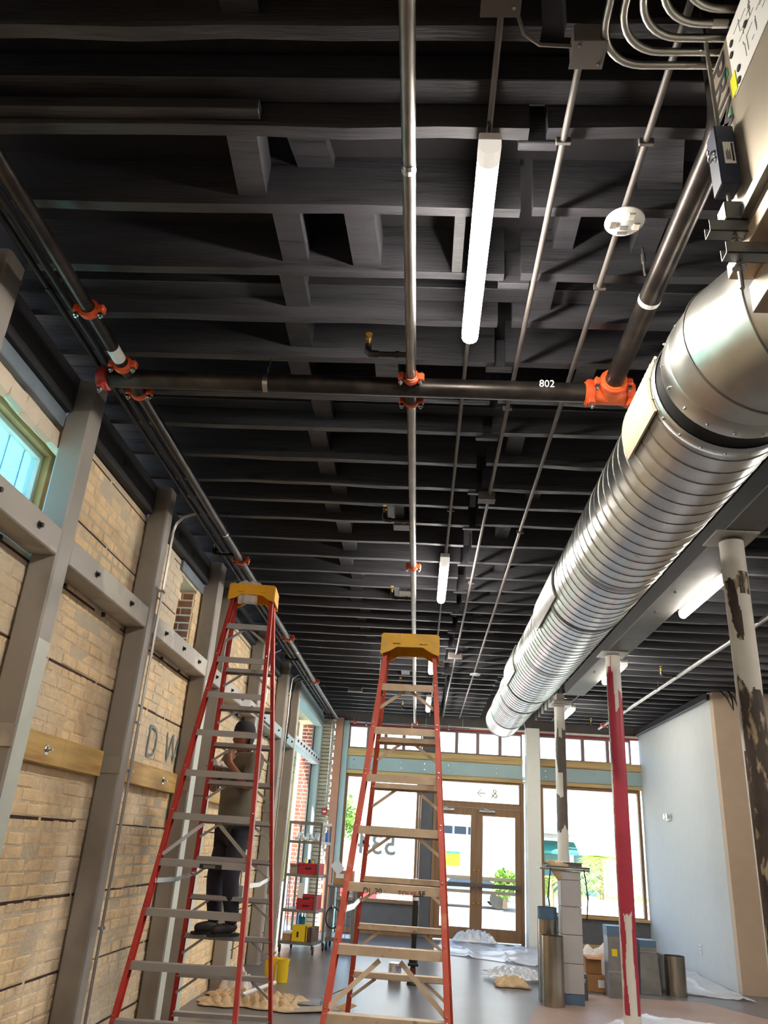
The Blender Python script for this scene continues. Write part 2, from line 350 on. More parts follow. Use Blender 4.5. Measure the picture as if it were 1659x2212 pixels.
for r in range(53):
    zb = Z0 + CH * r; zt = zb + CH
    hdr = (r % 6 == 3); L = .108 if hdr else .218
    y = 1.5 + (.054 if r % 2 else 0) * (1 if hdr else 2) + R.uniform(-.01, .01)
    while y < 14.05:
        ln = L * R.uniform(.93, 1.07)
        yc = y + ln / 2; zc = (zb + zt) / 2; y += ln
        if any(o[0] - .03 < yc < o[1] + .03 and o[2] - .03 < zc < o[3] + .03 for o in OPEN): continue
        if zc > 4.0 - .05 * R.random() or R.random() < .07: continue
        zc += .006 * math.sin(yc * 2.1 + r) + R.uniform(-.003, .003)
        bricks.append((yc, zc, ln - (.018 if hdr else .012), CH - (.026 if hdr else .011), R.random()))
def brick_geo(l, h, rr):
    d = .03; e = .006
    q = [(-l / 2, -h / 2), (l / 2, -h / 2), (l / 2, h / 2), (-l / 2, h / 2)]
    vs = [(-d, a + rr.uniform(-.003, .003), b + rr.uniform(-.003, .003)) for a, b in q]
    vs += [(-.003, a + rr.uniform(-.003, .003), b + rr.uniform(-.002, .002)) for a, b in q]
    vs += [(rr.uniform(-.001, .003), a * (1 - 2 * e / l) + rr.uniform(-.003, .003), b * (1 - 2 * e / h) + rr.uniform(-.002, .002)) for a, b in q]
    fs = [(i, (i + 1) % 4, 4 + (i + 1) % 4, 4 + i) for i in range(4)] + [(4 + i, 4 + (i + 1) % 4, 8 + (i + 1) % 4, 8 + i) for i in range(4)] + [(8, 9, 10, 11), (3, 2, 1, 0)]
    return vs, fs
pool = {}
for hd in (0, 1):
    for v in range(5):
        l, h = (.096, CH - .026) if hd else (.206, CH - .011)
        mb = MB(); mb.add(*brick_geo(l, h, random.Random(v + 10 * hd))); pool[hd, v] = (mb.mesh('brick', brick_m), l, h)
def vis(b):
    px, py, z = proj((WX, b[0], b[1]))
    if not (-20 < px < 1680 and -20 < py < 2230 and z > 0): return 1e9
    if any(a - .05 < b[0] - (.0 if 1 else 0) < c + .12 for a, c in cols_y): return 1e9
    return b[0] ** 2 + (b[1] - 1.65) ** 2
order = sorted(range(len(bricks)), key=lambda i: vis(bricks[i])); single = set(order[:298])
rest = MB(); R = random.Random(5)
for i, (y, z, l, h, q) in enumerate(bricks):
    dx = R.uniform(-.005, .002)
    if i in single:
        me, ml, mh = pool[1 if l < .13 else 0, int(q * 5) % 5]
        o = bpy.data.objects.new('brick', me); COL.objects.link(o); o.parent = wall_left
        o.location = (WX + dx, y, z); o.scale = (1, l / ml, h / mh); o.rotation_euler = (R.uniform(-.012, .012), 0, R.uniform(-.02, .02))
    else:
        vs, fs = brick_geo(l, h, R); rest.add([(WX + dx + a, y + b, z + c) for a, b, c in vs], fs)
tag(rest.build('brickwork', brick_m, wall_left), kind='stuff')
g = MB()  # thin dark strips laid in as the shadow of the open bed joints
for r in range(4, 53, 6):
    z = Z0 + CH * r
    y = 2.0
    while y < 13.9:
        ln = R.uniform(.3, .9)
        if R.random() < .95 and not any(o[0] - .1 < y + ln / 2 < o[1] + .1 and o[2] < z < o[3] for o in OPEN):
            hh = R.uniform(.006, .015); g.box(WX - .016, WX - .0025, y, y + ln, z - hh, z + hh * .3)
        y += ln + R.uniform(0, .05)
tag(g.build('joint_shade', gap_shade_m, wall_left), kind='stuff')
for n, t in ((0, 'D'), (1, 'W')):
    text('painted_letter', t, (WX + .006, 6.88 + .52 * n, 2.24), (0, 1, 0), (0, 0, 1), .40, mat('blue_spray_%d' % n, (122, 140, 146), .9, var=.2, vs=30), wall_left, -.012)
# reveals of red brick in the openings
def reveal(y, x0, x1, z0, z1, parent):
    m_ = MB().box(x0, x1, y, y + .03, z0, z1).build('reveal_mortar', palemortar_m, parent)
    z = z0; k = 0
    while z < z1 - .02:
        h = .066; xs = [(x0 + .004, x0 + (x1 - x0) * (.55 if k % 2 else .40)), (x0 + (x1 - x0) * (.55 if k % 2 else .40) + .012, x1 - .004)]
        for a, b in xs:
            MB().bbox(a, b, y - .006, y + .02, z + .006, min(z + h, z1), .003).build('brick', redbrick_m, parent)
        z += .078; k += 1
reveal(4.645, -2.66, WX - .03, 3.14, 3.95, wall_left); reveal(7.61, -2.64, WX - .02, 3.14, 3.92, wall_left)
reveal(17.62, -2.60, -2.375, 0.2, 4.0, wall_left); MB().box(-2.374, -2.35, 17.60, 17.66, 0.0, 4.0).build('dark_filler', darkgrey_m, wall_left)
# crumbly plaster lintel of the first window
lt = MB(); R = random.Random(8)
for k in range(9):
    y = 3.1 + k * .18; j = R.uniform(-.008, .01); lt.prism([(WX - .03, 3.815 + j), (WX + .004 + j, 3.83 - j), (WX + .006 - j, 3.93 + j), (WX - .02, 3.955 - j), (WX - .24, 4.0), (WX - .19, 3.965), (WX - .09, 3.865 + j)], lambda a, b, d: (a, d, b), y, y + .179)
lt.build('lintel_plaster', palemortar_m, wall_left)
# ---- rest of the shell
struct('wall_right', MB().box(4.78, 4.95, 13.42, 18.0, 0, JB + .02), white_m)
struct('wall_right_return', MB().box(4.782, 8.2, 13.27, 13.42, .0, JB + .0), beige_m)
struct('trim_1', MB().bbox(4.70, 4.778, 13.4, 18.0, JB - .11, JB - .004, .004), joist_m)
struct('wall_right_side', MB().box(8.1, 8.25, -3.4, 13.27, 0, JT), white_m)
struct('wall_back', MB().box(-3.0, 8.2, -3.5, -3.4, 0, JT), beige_m)

# ---- storefront
SY = 18.0
wall_far = struct('wall_far', MB().box(-2.9, 8.2, SY - .05, SY + .25, 4.22, JT + .3), header_m)
def sp(name, m, x0, x1, z0, z1, d0=-.06, d1=.12, b=.006, par=None):
    return MB().bbox(x0, x1, SY + d0, SY + d1, z0, z1, b).build(name, m, par or wall_far)
sp('wall_end', mortar_m, -2.9, -1.98, 0, 4.25, -.02, .3)
R = random.Random(12); tooth_m = mat('pale_brick_edge', (186, 176, 156), .9, var=.12, bump=.5)
for k in range(54): MB().bbox(-2.3, -1.93 + (.05 if k % 2 else 0) + R.uniform(-.02, .02), SY - .12, SY - .03, .003 + k * .0775, .07 + k * .0775, .006).build('brick', tooth_m, wall_far)
sp('post', terra_m, -1.90, -1.73, 0, 4.25, -.16, .1); sp('post', blueframe_m, -1.725, -1.60, 0, 4.2, -.12, .1)
sp('red_strip', redtrim_m, -1.6, 4.78, 4.125, 4.165, -.03, .05); sp('soffit_strip', mat('pale_strip', (236, 228, 214), .8), -1.6, 4.78, 4.168, 4.218, -.02, .2)
# transom windows
def window(n, x0, x1, z0, z1, fm, fw, d0=-.03, d1=.08, label=None, mul=()):
    fr = MB().bbox(x0, x1, SY + d0, SY + d1, z1 - fw, z1, .003).bbox(x0, x1, SY + d0, SY + d1, z0, z0 + fw, .003).bbox(x0, x0 + fw, SY + d0, SY + d1, z0 + fw, z1 - fw, .003).bbox(x1 - fw, x1, SY + d0, SY + d1, z0 + fw, z1 - fw, .003)
    wnd = tag(fr.build('window_%d' % n, fm), label, None, None, 'structure')
    MB().box(x0 + fw, x1 - fw, SY + .03, SY + .036, z0 + fw, z1 - fw).build('pane', glass_m, wnd)
    return wnd
edges = [-1.60, -1.17, -.775, -.37, .04]; n = 1
for a, b in zip(edges, edges[1:]): window(n, a, b, 3.62, 4.12, transom_m, .035); n += 1
edges = [.385, .80, 1.265, 1.755, 2.24]
for a, b in zip(edges, edges[1:]): window(n, a, b, 3.62, 4.12, transom_m, .035); n += 1
edges = [2.60, 3.07, 3.56, 4.1, 4.6]
for a, b in zip(edges, edges[1:]): window(n, a, b, 3.60, 4.12, transom_m, .035); n += 1
sp('blank_panel', greymul_m, .045, .38, 3.62, 4.12, -.04, .08)
for x0, x1 in ((-1.6, 2.24), (2.58, 4.78)):
    sp('lumber_ledger', woodx_m, x0, x1, 3.46, 3.615, -.10, .12); sp('steel_band', blueframe_m, x0, x1, 3.165, 3.455, -.07, .12); sp('lumber_ledger', woodx_m, x0, x1, 3.085, 3.16, -.10, .12)
    x = x0 + .15
    while x < x1 - .1:
        for z in (3.25, 3.37): MB().lathe([(.012, 0), (.012, .015), (.006, .022)], (x, SY - .092, z), 'y', 8).build('bolt', zinc_m, wall_far)
        x += .52
# big shop windows, mullion, doors
window(n, -1.60, .02, .60, 3.08, doorwood_m, .055, label=None); W_L = n; n += 1
window(n, 2.62, 4.74, .57, 3.08, doorwood_m, .06); n += 1
sp('knee_wall', darkgrey_m, -1.6, .03, .10, .60, -.02, .12); sp('sill', doorwood_m, -1.6, .03, .585, .64, -.09, .1); sp('base_rail', doorwood_m, -1.6, .03, 0, .1, -.05, .12)
sp('knee_wall', darkgrey_m, 2.60, 4.78, .10, .57, -.02, .12); sp('sill', woodx_m, 2.60, 4.78, .555, .61, -.09, .1); sp('base_rail', woodx_m, 2.60, 4.78, 0, .1, -.05, .12)
sp('mullion', greymul_m, .07, .33, 0, 3.08, -.06, .14); sp('jamb', doorwood_m, .022, .068, 0, 3.08, -.08, .12); sp('jamb', doorwood_m, .332, .40, 0, 3.08, -.09, .12)
sp('jamb', doorwood_m, 2.20, 2.26, 0, 3.08, -.09, .12); sp('door_head', doorwood_m, .40, 2.2, 2.535, 2.62, -.09, .12)
window(n, .40, 2.2, 2.62, 3.08, doorwood_m, .035); W_T = n; n += 1
def door(k, x0, x1, hx):
    st_ = .125
    d = MB().bbox(x0, x0 + st_, SY - .05, SY + .02, .02, 2.53, .004).bbox(x1 - st_, x1, SY - .05, SY + .02, .02, 2.53, .004).bbox(x0 + st_, x1 - st_, SY - .05, SY + .02, 2.38, 2.53, .004).bbox(x0 + st_, x1 - st_, SY - .05, SY + .02, .02, .25, .004)
    d = tag(d.build('door_%d' % k, doorwood_m), None, None, None, 'structure')
    MB().box(x0 + st_, x1 - st_, SY - .02, SY - .014, .25, 2.38).build('pane', glass_m, d)
    MB().bbox(x0 + .03, x1 - .03, SY - .16, SY - .10, .995, 1.075, .01).bbox(x0 + .04, x0 + .1, SY - .11, SY - .05, 1.0, 1.07, .004).bbox(x1 - .1, x1 - .04, SY - .11, SY - .05, 1.0, 1.07, .004).build('push_bar', greymul_m, d)
    MB().bbox(x0 + st_, x1 - st_, SY - .055, SY + .01, 1.13, 1.20, .004).bbox(x0 + st_, x1 - st_, SY - .055, SY + .01, .88, .94, .004).build('mid_rail', mat('pale_rail_%d' % k, (196, 182, 156), .6), d)
    for z in (1.32, .70): MB().lathe([(.022, 0), (.022, .02), (.01, .03)], (hx, SY - .08, z), 'y', 10).build('lock_rose', brass_m, d)
    MB().bbox(x0 + .05, x0 + .38, SY - .12, SY - .05, 2.45, 2.50, .005).bar((x0 + .33, SY - .1, 2.47), (x0 + .12, SY - .2, 2.52), .02, .02).build('door_closer', zinc_m, d)
door(1, .40, 1.265, 1.215); door(2, 1.268, 2.2, 1.315)
# writing on the glass (seen from behind)
gi_m = mat('window_vinyl', (150, 154, 150), .7, var=.03)
wlft = bpy.data.objects['window_%d' % W_L]; wtr = bpy.data.objects['window_%d' % W_T]
text('street_number', '534', (-.42, SY + .026, 1.50), (-1, 0, 0), (0, 0, 1), .56, gi_m, wlft, .012)
text('transom_letter', '& \u2192', (1.72, SY + .026, 2.76), (-1, 0, 0), (0, 0, 1), .26, mat('olive_vinyl', (150, 146, 92), .7), wtr)

# ================================================================ SQUARE STEEL POSTS AND GIRTS (left wall)
names = ['grey steel wall post at far left of frame, closest to the camera', 'grey steel wall post under the left end of the cross pipe, beside the blue-sky window',
         'grey steel wall post carrying two thin conduits, second one inside the room view', 'grey steel wall post just left of the tall ladder top, by the brick window reveal',
         'slim grey steel wall post right behind the post at the brick window reveal', 'grey steel wall post seen through the tall ladder behind the person', 'grey steel wall post with bundled cables bending onto its top',
         'grey steel wall post with bright edge just left of the shelf cart', 'pale blue-grey steel jamb post in the far left corner']
for i, ((a, b), lab) in enumerate(zip(cols_y, names)):
    t = thing('steel_post', lab, 'post', (-2.24, (a + b) / 2, 0), None)
    q = .012; x0, x1 = -2.345, -2.18
    poly = [(x0 + q, a), (x1 - q, a), (x1, a + q), (x1, b - q), (x1 - q, b), (x0 + q, b), (x0, b - q), (x0, a + q)]
    body = column_m if i < 7 else blueframe_m if i == 8 else column_m
    ztop = 4.325 if i != 2 else 4.325
    MB().prism(poly, lambda u, v, d: (u, v, d), .012, ztop).build('shaft', body, t)
    MB().bbox(x0 - .0, x1 + .02, a - .03, b + .03, 0, .015, .003).build('base_plate', body, t)
    if i in (1, 3, 4, 5, 7): MB().box(-2.1795, -2.1785, a + .012, b - .012, .02, 2.62 if i == 1 else 3.08 if i != 7 else 4.0).build('pale_patch', columnpale_m, t)  # paler strips on room-side faces; pale paint on the blue-sky-window post
    if 1 <= i <= 6:
        cp = MB().bbox(x0 + .02, x1 + .004, a - .008, a, 2.02, 2.14, .002).bbox(x0 - .0, x0 + .02, a - .05, a, 2.02, 2.14, .002).build('clip_plate', girt_m if i < 3 else column_m, t)
# girts
bays = [(3.21, 4.25), (4.42, 5.90), (6.05, 7.79), (7.98, 8.42), (8.6, 10.45), (10.65, 12.6), (12.8, 13.93)]
glab = ['grey bolted steel girt below the blue-sky window', 'grey bolted steel girt in the bay right of the blue-sky window', 'grey bolted steel girt in the bay of the two-conduit post, ending at the tall ladder',
        'short grey steel girt piece between the two close posts', 'pale steel girt crossing behind the tall ladder rails', 'white-lit bolted steel girt above the person with the cap', 'white-lit bolted steel girt piece left of the frame opening']
for i, ((a, b), lab) in enumerate(zip(bays, glab)):
    t = thing('steel_girt', lab, 'steel girt', (-2.27, (a + b) / 2, 3.1))
    MB().bbox(WX + .004, -2.184, a, b, 3.11, 3.275, .008).build('channel', girt_m if i < 3 else blueframe_m if i > 4 else girt_m, t)
    k = max(1, int((b - a) / .52)); zb = 3.19
    for j in range(k):
        y = a + (b - a) * (j + .62) / (k + .2)
        y = min(y, b - .08)
        MB().lathe([(.024, 0), (.024, .004), (.014, .005), (.014, .024)], (-2.184, y, zb), 'x', 6).build('bolt', rubber_m, t)
        if j < k: MB().lathe([(.02, 0), (.016, .02)], (WX + .02, y - .1, 3.07), 'x', 6).build('bolt', rubber_m, t)
# big pale frame around the far left opening
t = thing('opening_frame', 'pale blue steel frame with bolted rail around the far left wall opening', 'steel frame', (-2.25, 15.9, 3.2))
MB().bbox(-2.36, -2.19, 14.12, 17.7, 4.02, 4.32, .006).bbox(-2.34, -2.17, 14.12, 17.7, 4.0, 4.03, .004).build('lintel_beam', blueframe_m, t)
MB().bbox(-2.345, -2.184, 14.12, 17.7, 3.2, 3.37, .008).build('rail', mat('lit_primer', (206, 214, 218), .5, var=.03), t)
for k in range(9): MB().lathe([(.026, 0), (.022, .02)], (-2.184, 14.35 + k * .39, 3.29), 'x', 8).build('bolt', isol_m, t)
for z in (2.75, 2.87, 3.0): MB().tube([(-2.34, 14.2, z), (-2.2, 14.32, z)], .012, 8).build('rebar_stub', isol_m, t)
# lumber nailers
for i, (a, b, lab) in enumerate([(3.21, 4.24, 'raw lumber nailer board on brick left of the first full post'), (4.43, 5.84, 'raw lumber nailer board with one bolt, bay nearest the camera'), (6.06, 7.74, 'raw lumber nailer board under the letters D W on brick'), (8.62, 10.40, 'raw lumber nailer board on brick seen behind the person')]):
    t = thing('nailer_board', lab, 'board', (-2.32, (a + b) / 2, 2.08))
    mid = a + (b - a) * (.52 if i < 2 else .95)
    MB().bbox(WX + .004, -2.295, a, mid - .002, 1.99, 2.165, .004).build('plank', wood_m, t); MB().bbox(WX + .004, -2.297, mid + .002, b, 1.99, 2.165, .004).build('plank', wood_m, t)
    for y in ([a + .34 * (b - a)] if i == 1 else [a + .2 * (b - a), a + .75 * (b - a)]):
        MB().lathe([(.034, 0), (.034, .004), (.017, .005), (.017, .022), (.008, .023), (.008, .04)], (-2.295, y, 2.075), 'x', 8).build('bolt', zinc_m, t)
# black ledger beam along the top of the wall, in bays
blab = ['black timber ledger above the blue-sky window, nearest piece', 'black timber ledger right of the big cross pipe end', 'black timber ledger with two dark notches, beside the two-conduit post', 'short dark timber ledger piece between the close posts', 'grey timber ledger with notch behind the tall ladder cap', 'dark timber ledger piece behind the ladder top right rail', 'dark timber ledger end piece left of the pale frame']
for i, ((a, b), lab) in enumerate(zip([(-1.0, 4.25)] + bays[1:], blab)):
    t = thing('ledger_beam', lab, 'timber beam', (-2.4, (a + b) / 2, 4.06))
    MB().bbox(-2.62, -2.30, a + (.0 if i else 0), b, 4.068, 4.326, .008).build('timber', beam_m, t)
    if i in (0, 2): MB().bbox(-2.72, -2.335, max(a, 2.8 if i == 0 else 7.0), b, 4.005 - .04, 4.064, .006).build('under_plate', mat('blue_grey_steel_%d' % i, (120, 132, 142), .5, var=.15, vs=6), t)
    for y in ([a + .35 * (b - a), a + .62 * (b - a)] if i in (2, 4) else [a + .5 * (b - a)]):
        MB().prism([(0, 0), (.07, .02), (.02, .06), (-.02, .05)], lambda u, v, d: (d, y + u, 4.15 + v), -2.301, -2.292).build('broken_notch', rubber_m, t)
# windows in the brick wall
def sidewin(n, y0, y1, z0, z1, x, label):
    fr = MB()
    for a, b, fw, dx in ((0, .03, .05, 0), (-.045, -.02, .03, .05)):
        pass
    def ring(mb, i0, fw, xa, xb):
        mb.bbox(xa, xb, y0 + i0, y1 - i0, z1 - i0 - fw, z1 - i0, .003).bbox(xa, xb, y0 + i0, y1 - i0, z0 + i0, z0 + i0 + fw, .003)
        mb.bbox(xa, xb, y0 + i0, y0 + i0 + fw, z0 + i0 + fw, z1 - i0 - fw, .003).bbox(xa, xb, y1 - i0 - fw, y1 - i0, z0 + i0 + fw, z1 - i0 - fw, .003); return mb
    wn = tag(ring(MB(), 0, .06, x - .06, x + .07).build('window_%d' % n, mat('oak_frame_%d' % n, (196, 160, 112), .5, var=.1)), None, None, None, 'structure')
    ring(MB(), .062, .035, x - .05, x + .02).build('sash', whiteplas_m, wn)
    MB().box(x - .022, x - .016, y0 + .097, y1 - .097, z0 + .097, z1 - .097).build('pane', sky_cyan_m, wn)
    g_ = MB(); k = int((y1 - y0) / .2)
    for j in range(1, k): g_.bar((x - .03, y0 + j * .2, z0 + .09), (x - .03, y0 + j * .2 + .02, z1 - .09), .006, .006)
    for j in range(1, int((z1 - z0) / .2)): g_.bar((x - .03, y0 + .09, z0 + j * .2), (x - .03, y1 - .09, z0 + j * .2 + .01), .006, .006)
    g_.build('glazing_wire', greymul_m, wn)
sidewin(31, 3.2, 4.64, 3.0, 3.975, -2.62, None); sidewin(32, 7.12, 7.60, 3.14, 3.92, -2.62, None)
sidewin(33, 14.15, 17.0, .9, 3.98, -2.65, None)

# ================================================================ PIPES
def ring_coupling(c, ax, r, m, parent, w_=.05):
    """grooved pipe coupling: two-part housing with two bolt pads across the pipe"""
    q = MB().lathe([(r + .002, -w_ / 2), (r + .018, -w_ / 2 + .006), (r + .022, 0), (r + .018, w_ / 2 - .006), (r + .002, w_ / 2)], c, ax, 18, cap=False)
    c = Vector(c)
    side = Vector((1, 0, 0)) if ax == 'y' else Vector((0, 0.5, .86)) if ax == 'x' else Vector((1, 0, 0))
    for s in (-1, 1):
        p = c + side * s * (r + .028)
        q.bbox(p.x - .02, p.x + .02, p.y - .022, p.y + .022, p.z - .022, p.z + .022, .007)
    o = q.build('coupling', m, parent, 40)
    for s in (-1, 1):
        p = c + side * s * (r + .03)
        MB().tube([p + Vector((0, 0, .035)), p - Vector((0, 0, .052))], .0075, 8).lathe([(.015, 0), (.015, .014)], p - Vector((0, 0, .04)), 'z', 6).build('bolt', zinc_m, o)
    return o
PZ = 4.15
main = thing('cross_main_pipe', 'thick black sprinkler main crossing the ceiling from left post to orange tee', 'pipe', (-.5, 3.95, PZ))
MB().tube([(-2.02, 3.95, PZ), (.90, 3.95, PZ)], .057, 20).tube([(1.12, 3.95, PZ), (1.9, 3.95, PZ)], .057, 20).build('pipe', pipe_m, main, 40)
oc = ring_coupling((-1.99, 3.95, PZ), 'x', .057, red_m, main, .06)
MB().lathe([(.045, -.004), (.056, 0), (.056, .012)], (-2.032, 3.95, PZ), 'x', 16).build('end_cap', red_m, main, 40)
MB().lathe([(.0585, 0), (.0585, .03)], (-1.02, 3.95, PZ), 'x', 18, cap=False).bar((-1.0, 3.95, PZ + .05), (-1.0, 3.95, JB), .008, .008).bar((-1.01, 3.95, PZ + .06), (-1.01, 3.95, PZ + .11), .03, .003).build('hanger', zinc_m, main)
for x in (-1.83, -.145): MB().lathe([(.045, -.13), (.036, -.07), (.036, .07), (.045, .13)], (x, 3.95, PZ + .0), 'y', 16).build('outlet', pipe_m, main, 40)
tee = MB().lathe([(.066, -.14), (.07, -.1), (.066, -.05), (.066, .05), (.07, .1), (.066, .14)], (1.01, 3.95, PZ), 'x', 18).lathe([(.066, -.15), (.07, -.11), (.062, 0)], (1.01, 3.95, PZ), 'y', 18)
tee = tee.build('tee', tee_m, main, 40); 
for c, ax in (((.90, 3.95, PZ), 'x'), ((1.12, 3.95, PZ), 'x'), ((1.01, 3.83, PZ), 'y')): ring_coupling(c, ax, .06, orange_m, main, .05)
me = textmesh('802', (.60, 3.95 - .0585, PZ - .004), (1, 0, 0), (0, -.25, .97), .06, .004); me.materials.append(label_m); link('chalk_number', me, main)
def branch(name, lab, x, r, y0, y1, z, m, couplings, cm, heads, hangers, cat='pipe'):
    t = thing(name, lab, cat, (x, (y0 + y1) / 2, z))
    ys = [y0] + [3.95 - .1, 3.95 + .1] + [y1]
    MB().tube([(x, y0, z), (x, 3.84, z)], r, 16).tube([(x, 4.06, z), (x, y1, z)], r, 16).build('pipe', m, t, 40)
    for y in couplings: ring_coupling((x, y, z), 'y', r, cm, t, .045)
    for y, s in heads:
        h = MB().tube([(x + s * r, y, z), (x + s * .2, y, z)], .016, 10).lathe([(.022, -.012), (.022, .012)], (x + s * .075, y, z), 'x', 10).lathe([(.022, -.012), (.022, .012)], (x + s * .19, y, z), 'x', 10)
        h.tube([(x + s * .19, y, z), (x + s * .225, y, z + .003), (x + s * .24, y, z + .02), (x + s * .24, y, z + .06)], .021, 10)
        h = h.build('arm', pipe_m, t, 50)
        MB().lathe([(.013, 0), (.013, .03), (.017, .032), (.017, .045)], (x + s * .24, y, z + .06), 'z', 10).bar((x + s * .24 - .014, y, z + .1), (x + s * .24 - .014, y, z + .13), .004, .004).bar((x + s * .24 + .014, y, z + .1), (x + s * .24 + .014, y, z + .13), .004, .004).lathe([(.02, .13), (.02, .133)], (x + s * .24, y, z), 'z', 10).build('sprinkler_head', brass_m, h)
    for y in hangers:
        MB().lathe([(r + .002, 0), (r + .002, .022)], (x, y, z), 'y', 16, cap=False).bar((x, y + .01, z + r), (x, y + .01, JB), .008, .008).build('hanger', zinc_m, t)
    return t
cb = branch('branch_pipe', 'slim sprinkler branch pipe running down the middle of the ceiling', -.14, .028, -1.5, 17.4, PZ, pipesil_m, (3.84, 4.10, 7.14, 17.3), orange_m, ((3.62, -1), (6.0, -1), (8.2, -1), (10.65, -1), (13.2, -1), (15.5, -1)), (2.3, 8.9, 13))
MB().lathe([(.0295, 0), (.0295, .035)], (-.14, 2.31, PZ), 'y', 16, cap=False).build('white_tape', label_m, cb)
lb = branch('branch_pipe', 'dark sprinkler branch pipe along the left wall under the joists', -1.83, .036, .8, 17.5, PZ, pipe_m, (3.29, 3.80, 4.10, 7.18, 10.25, 13.2), orange_m, ((7.05, -1), (11.6, -1), (16.9, -1)), (6.44, 11.0, 14.5))
MB().lathe([(.0375, 0), (.0375, .12)], (-1.83, 3.62, PZ), 'y', 16, cap=False).build('white_tape', label_m, lb)
rm = thing('riser_main_pipe', 'thick dark pipe slanting to the orange tee beside the round alarm plate', 'pipe', (1.03, 2.3, PZ))
MB().tube([(1.02, 2.10, 4.6), (1.02, 2.10, 4.28), (1.02, 2.13, 4.19), (1.02, 2.20, PZ), (1.01, 3.82, PZ)], .052, 20).build('pipe', pipe_m, rm, 40)
MB().lathe([(.054, 0), (.054, .03)], (1.015, 3.08, PZ), 'y', 20, cap=False).build('white_band', label_m, rm)
MB().tube([(.955, 2.95, PZ + .02), (.955, 2.95, JB)], .006, 8).lathe([(.011, 0), (.011, .05)], (.955, 2.95, PZ + .09), 'z', 8).build('hanger', emt_m, rm)
rp = branch('branch_pipe', 'bright steel sprinkler pipe in the right bay beyond the round columns', 3.72, .03, 3.0, 17.0, 4.2, pipesil_m, (16.5,), red_m, ((8.6, -1), (11.6, -1), (14.6, -1), (16.6, -1)), (9.2, 12.6))
fp = thing('fire_line_pipe', 'thin white sprinkler line with red heads along the far header', 'pipe', (-.8, 17.5, 4.12))
MB().tube([(-1.45, 17.5, 4.14), (1.05, 17.5, 4.11)], .014, 8).build('pipe', emt_m, fp)
for x in (-1.45,): MB().lathe([(.03, -.05), (.04, 0), (.03, .05)], (x, 17.5, 4.14), 'z', 10).build('sprinkler_head', red_m, fp)
for x in (-1.1, .1, .9): MB().bar((x, 17.5, 4.13), (x, 17.5, JT - .001), .008, .008).build('hanger', zinc_m, fp)
for x in (-1.2, -.2, .6): MB().lathe([(.02, -.06), (.012, -.03), (.012, .05)], (x, 17.5, 4.13), 'z', 8).build('sprinkler_head', zinc_m, fp)
for k, x in enumerate((-1.955, -2.035)):
    t = thing('black_conduit', ['black conduit alongside the left branch pipe, inner of the two', 'black conduit alongside the left branch pipe, nearest the brick wall'][k], 'conduit', (x, 8, 4.2 + .02 * k))
    MB().tube([(x, .5, 4.2 + .02 * k), (x, 17.2, 4.2 + .02 * k)], .020 - .004 * k, 10).build('tube', darkpipe_m, t, 40)
    for y in (3.2, 5.4, 7.9, 10.5, 13): MB().lathe([(.022, 0), (.022, .02)], (x, y, 4.2 + .02 * k), 'y', 10, cap=False).bar((x, y, 4.2), (x, y, JB), .01, .004).build('strap', darkpipe_m, t)
# ceiling conduits
def conduit(lab, pts, r, m, straps, name='conduit'):
    c = pts[len(pts) // 2]; t = thing(name, lab, 'conduit', c)
    MB().tube(pts, r, 10).build('tube', m, t, 40)
    for p in straps: MB().bbox(p[0] - .03, p[0] + .03, p[1] - .008, p[1] + .008, p[2] - r - .003, p[2] + r + .002, .002).build('strap', m, t)
    return t
conduit('grey painted conduit feeding the row of ceiling strip lights', [(.175, 1.78, 4.31), (.175, 17.3, 4.31)], .012, conduit_m, [(.175, y, 4.31) for y in (4.2, 6.1, 9.6, 12.6)])
conduit('grey painted conduit right of the strip lights, leaving the square box', [(.475, 1.95, 4.300), (.46, 17.3, 4.300)], .014, conduit_m, [(.475, 2.32, 4.300), (.472, 4.4, 4.300), (.47, 8, 4.300)])
conduit('grey painted conduit passing over the round alarm plate', [(.80, 1.2, 4.300), (.82, 17.3, 4.300)], .014, conduit_m, [(.803, 2.32, 4.300), (.806, 3.2, 4.300), (.81, 6.5, 4.300)])
conduit('thin grey conduit along the right bay row of lights', [(2.76, 3, 4.300), (2.74, 17, 4.300)], .012, conduit_m, [(2.75, 9.6, 4.300)])
conduit('short curved grey conduit between the two ceiling boxes at top', [(.21, 1.69, 4.29), (.225, 1.78, 4.285), (.26, 1.86, 4.285), (.32, 1.90, 4.285), (.43, 1.905, 4.285)], .007, conduit_m, [])
def jbox(lab, x, y, sx, sy, z0=4.235):
    t = thing('junction_box', lab, 'electrical box', (x, y, z0))
    MB().bbox(x - sx / 2, x + sx / 2, y - sy / 2, y + sy / 2, z0, JB - .002, .006).build('body', conduit_m, t)
    MB().bbox(x - sx / 2 - .004, x + sx / 2 + .004, y - sy / 2 - .004, y + sy / 2 + .004, z0 - .004, z0 - .0005, .001).build('cover', conduit_m, t)
    for s in (-1, 1): MB().lathe([(.006, -.004), (.006, 0)], (x + s * sx * .35, y + s * sy * .35, z0 - .004), 'z', 8).build('screw', zinc_m, t)
jbox('square dark painted box at the top between lamp conduit and grey tubes', .487, 1.90, .11, .10); jbox('dark painted box above the strip light at the top edge', .165, 1.645, .125, .2, 4.21)
jbox('small grey box on the middle conduit past the cross pipe', .452, 5.78, .13, .09, 4.26); jbox('pale box cover on the far middle conduit behind the yellow cap', .455, 11.4, .2, .09, 4.25)
jbox('small pale box on the far joists left of the second ladder', -1.25, 14.6, .26, .14, 4.26); jbox('pale cover plate on joists beside the middle pipe arm', -.24, 6.45, .15, .12, 4.27)
jbox('pale cover plate on joists near the third pipe arm', -.24, 8.55, .15, .12, 4.27)
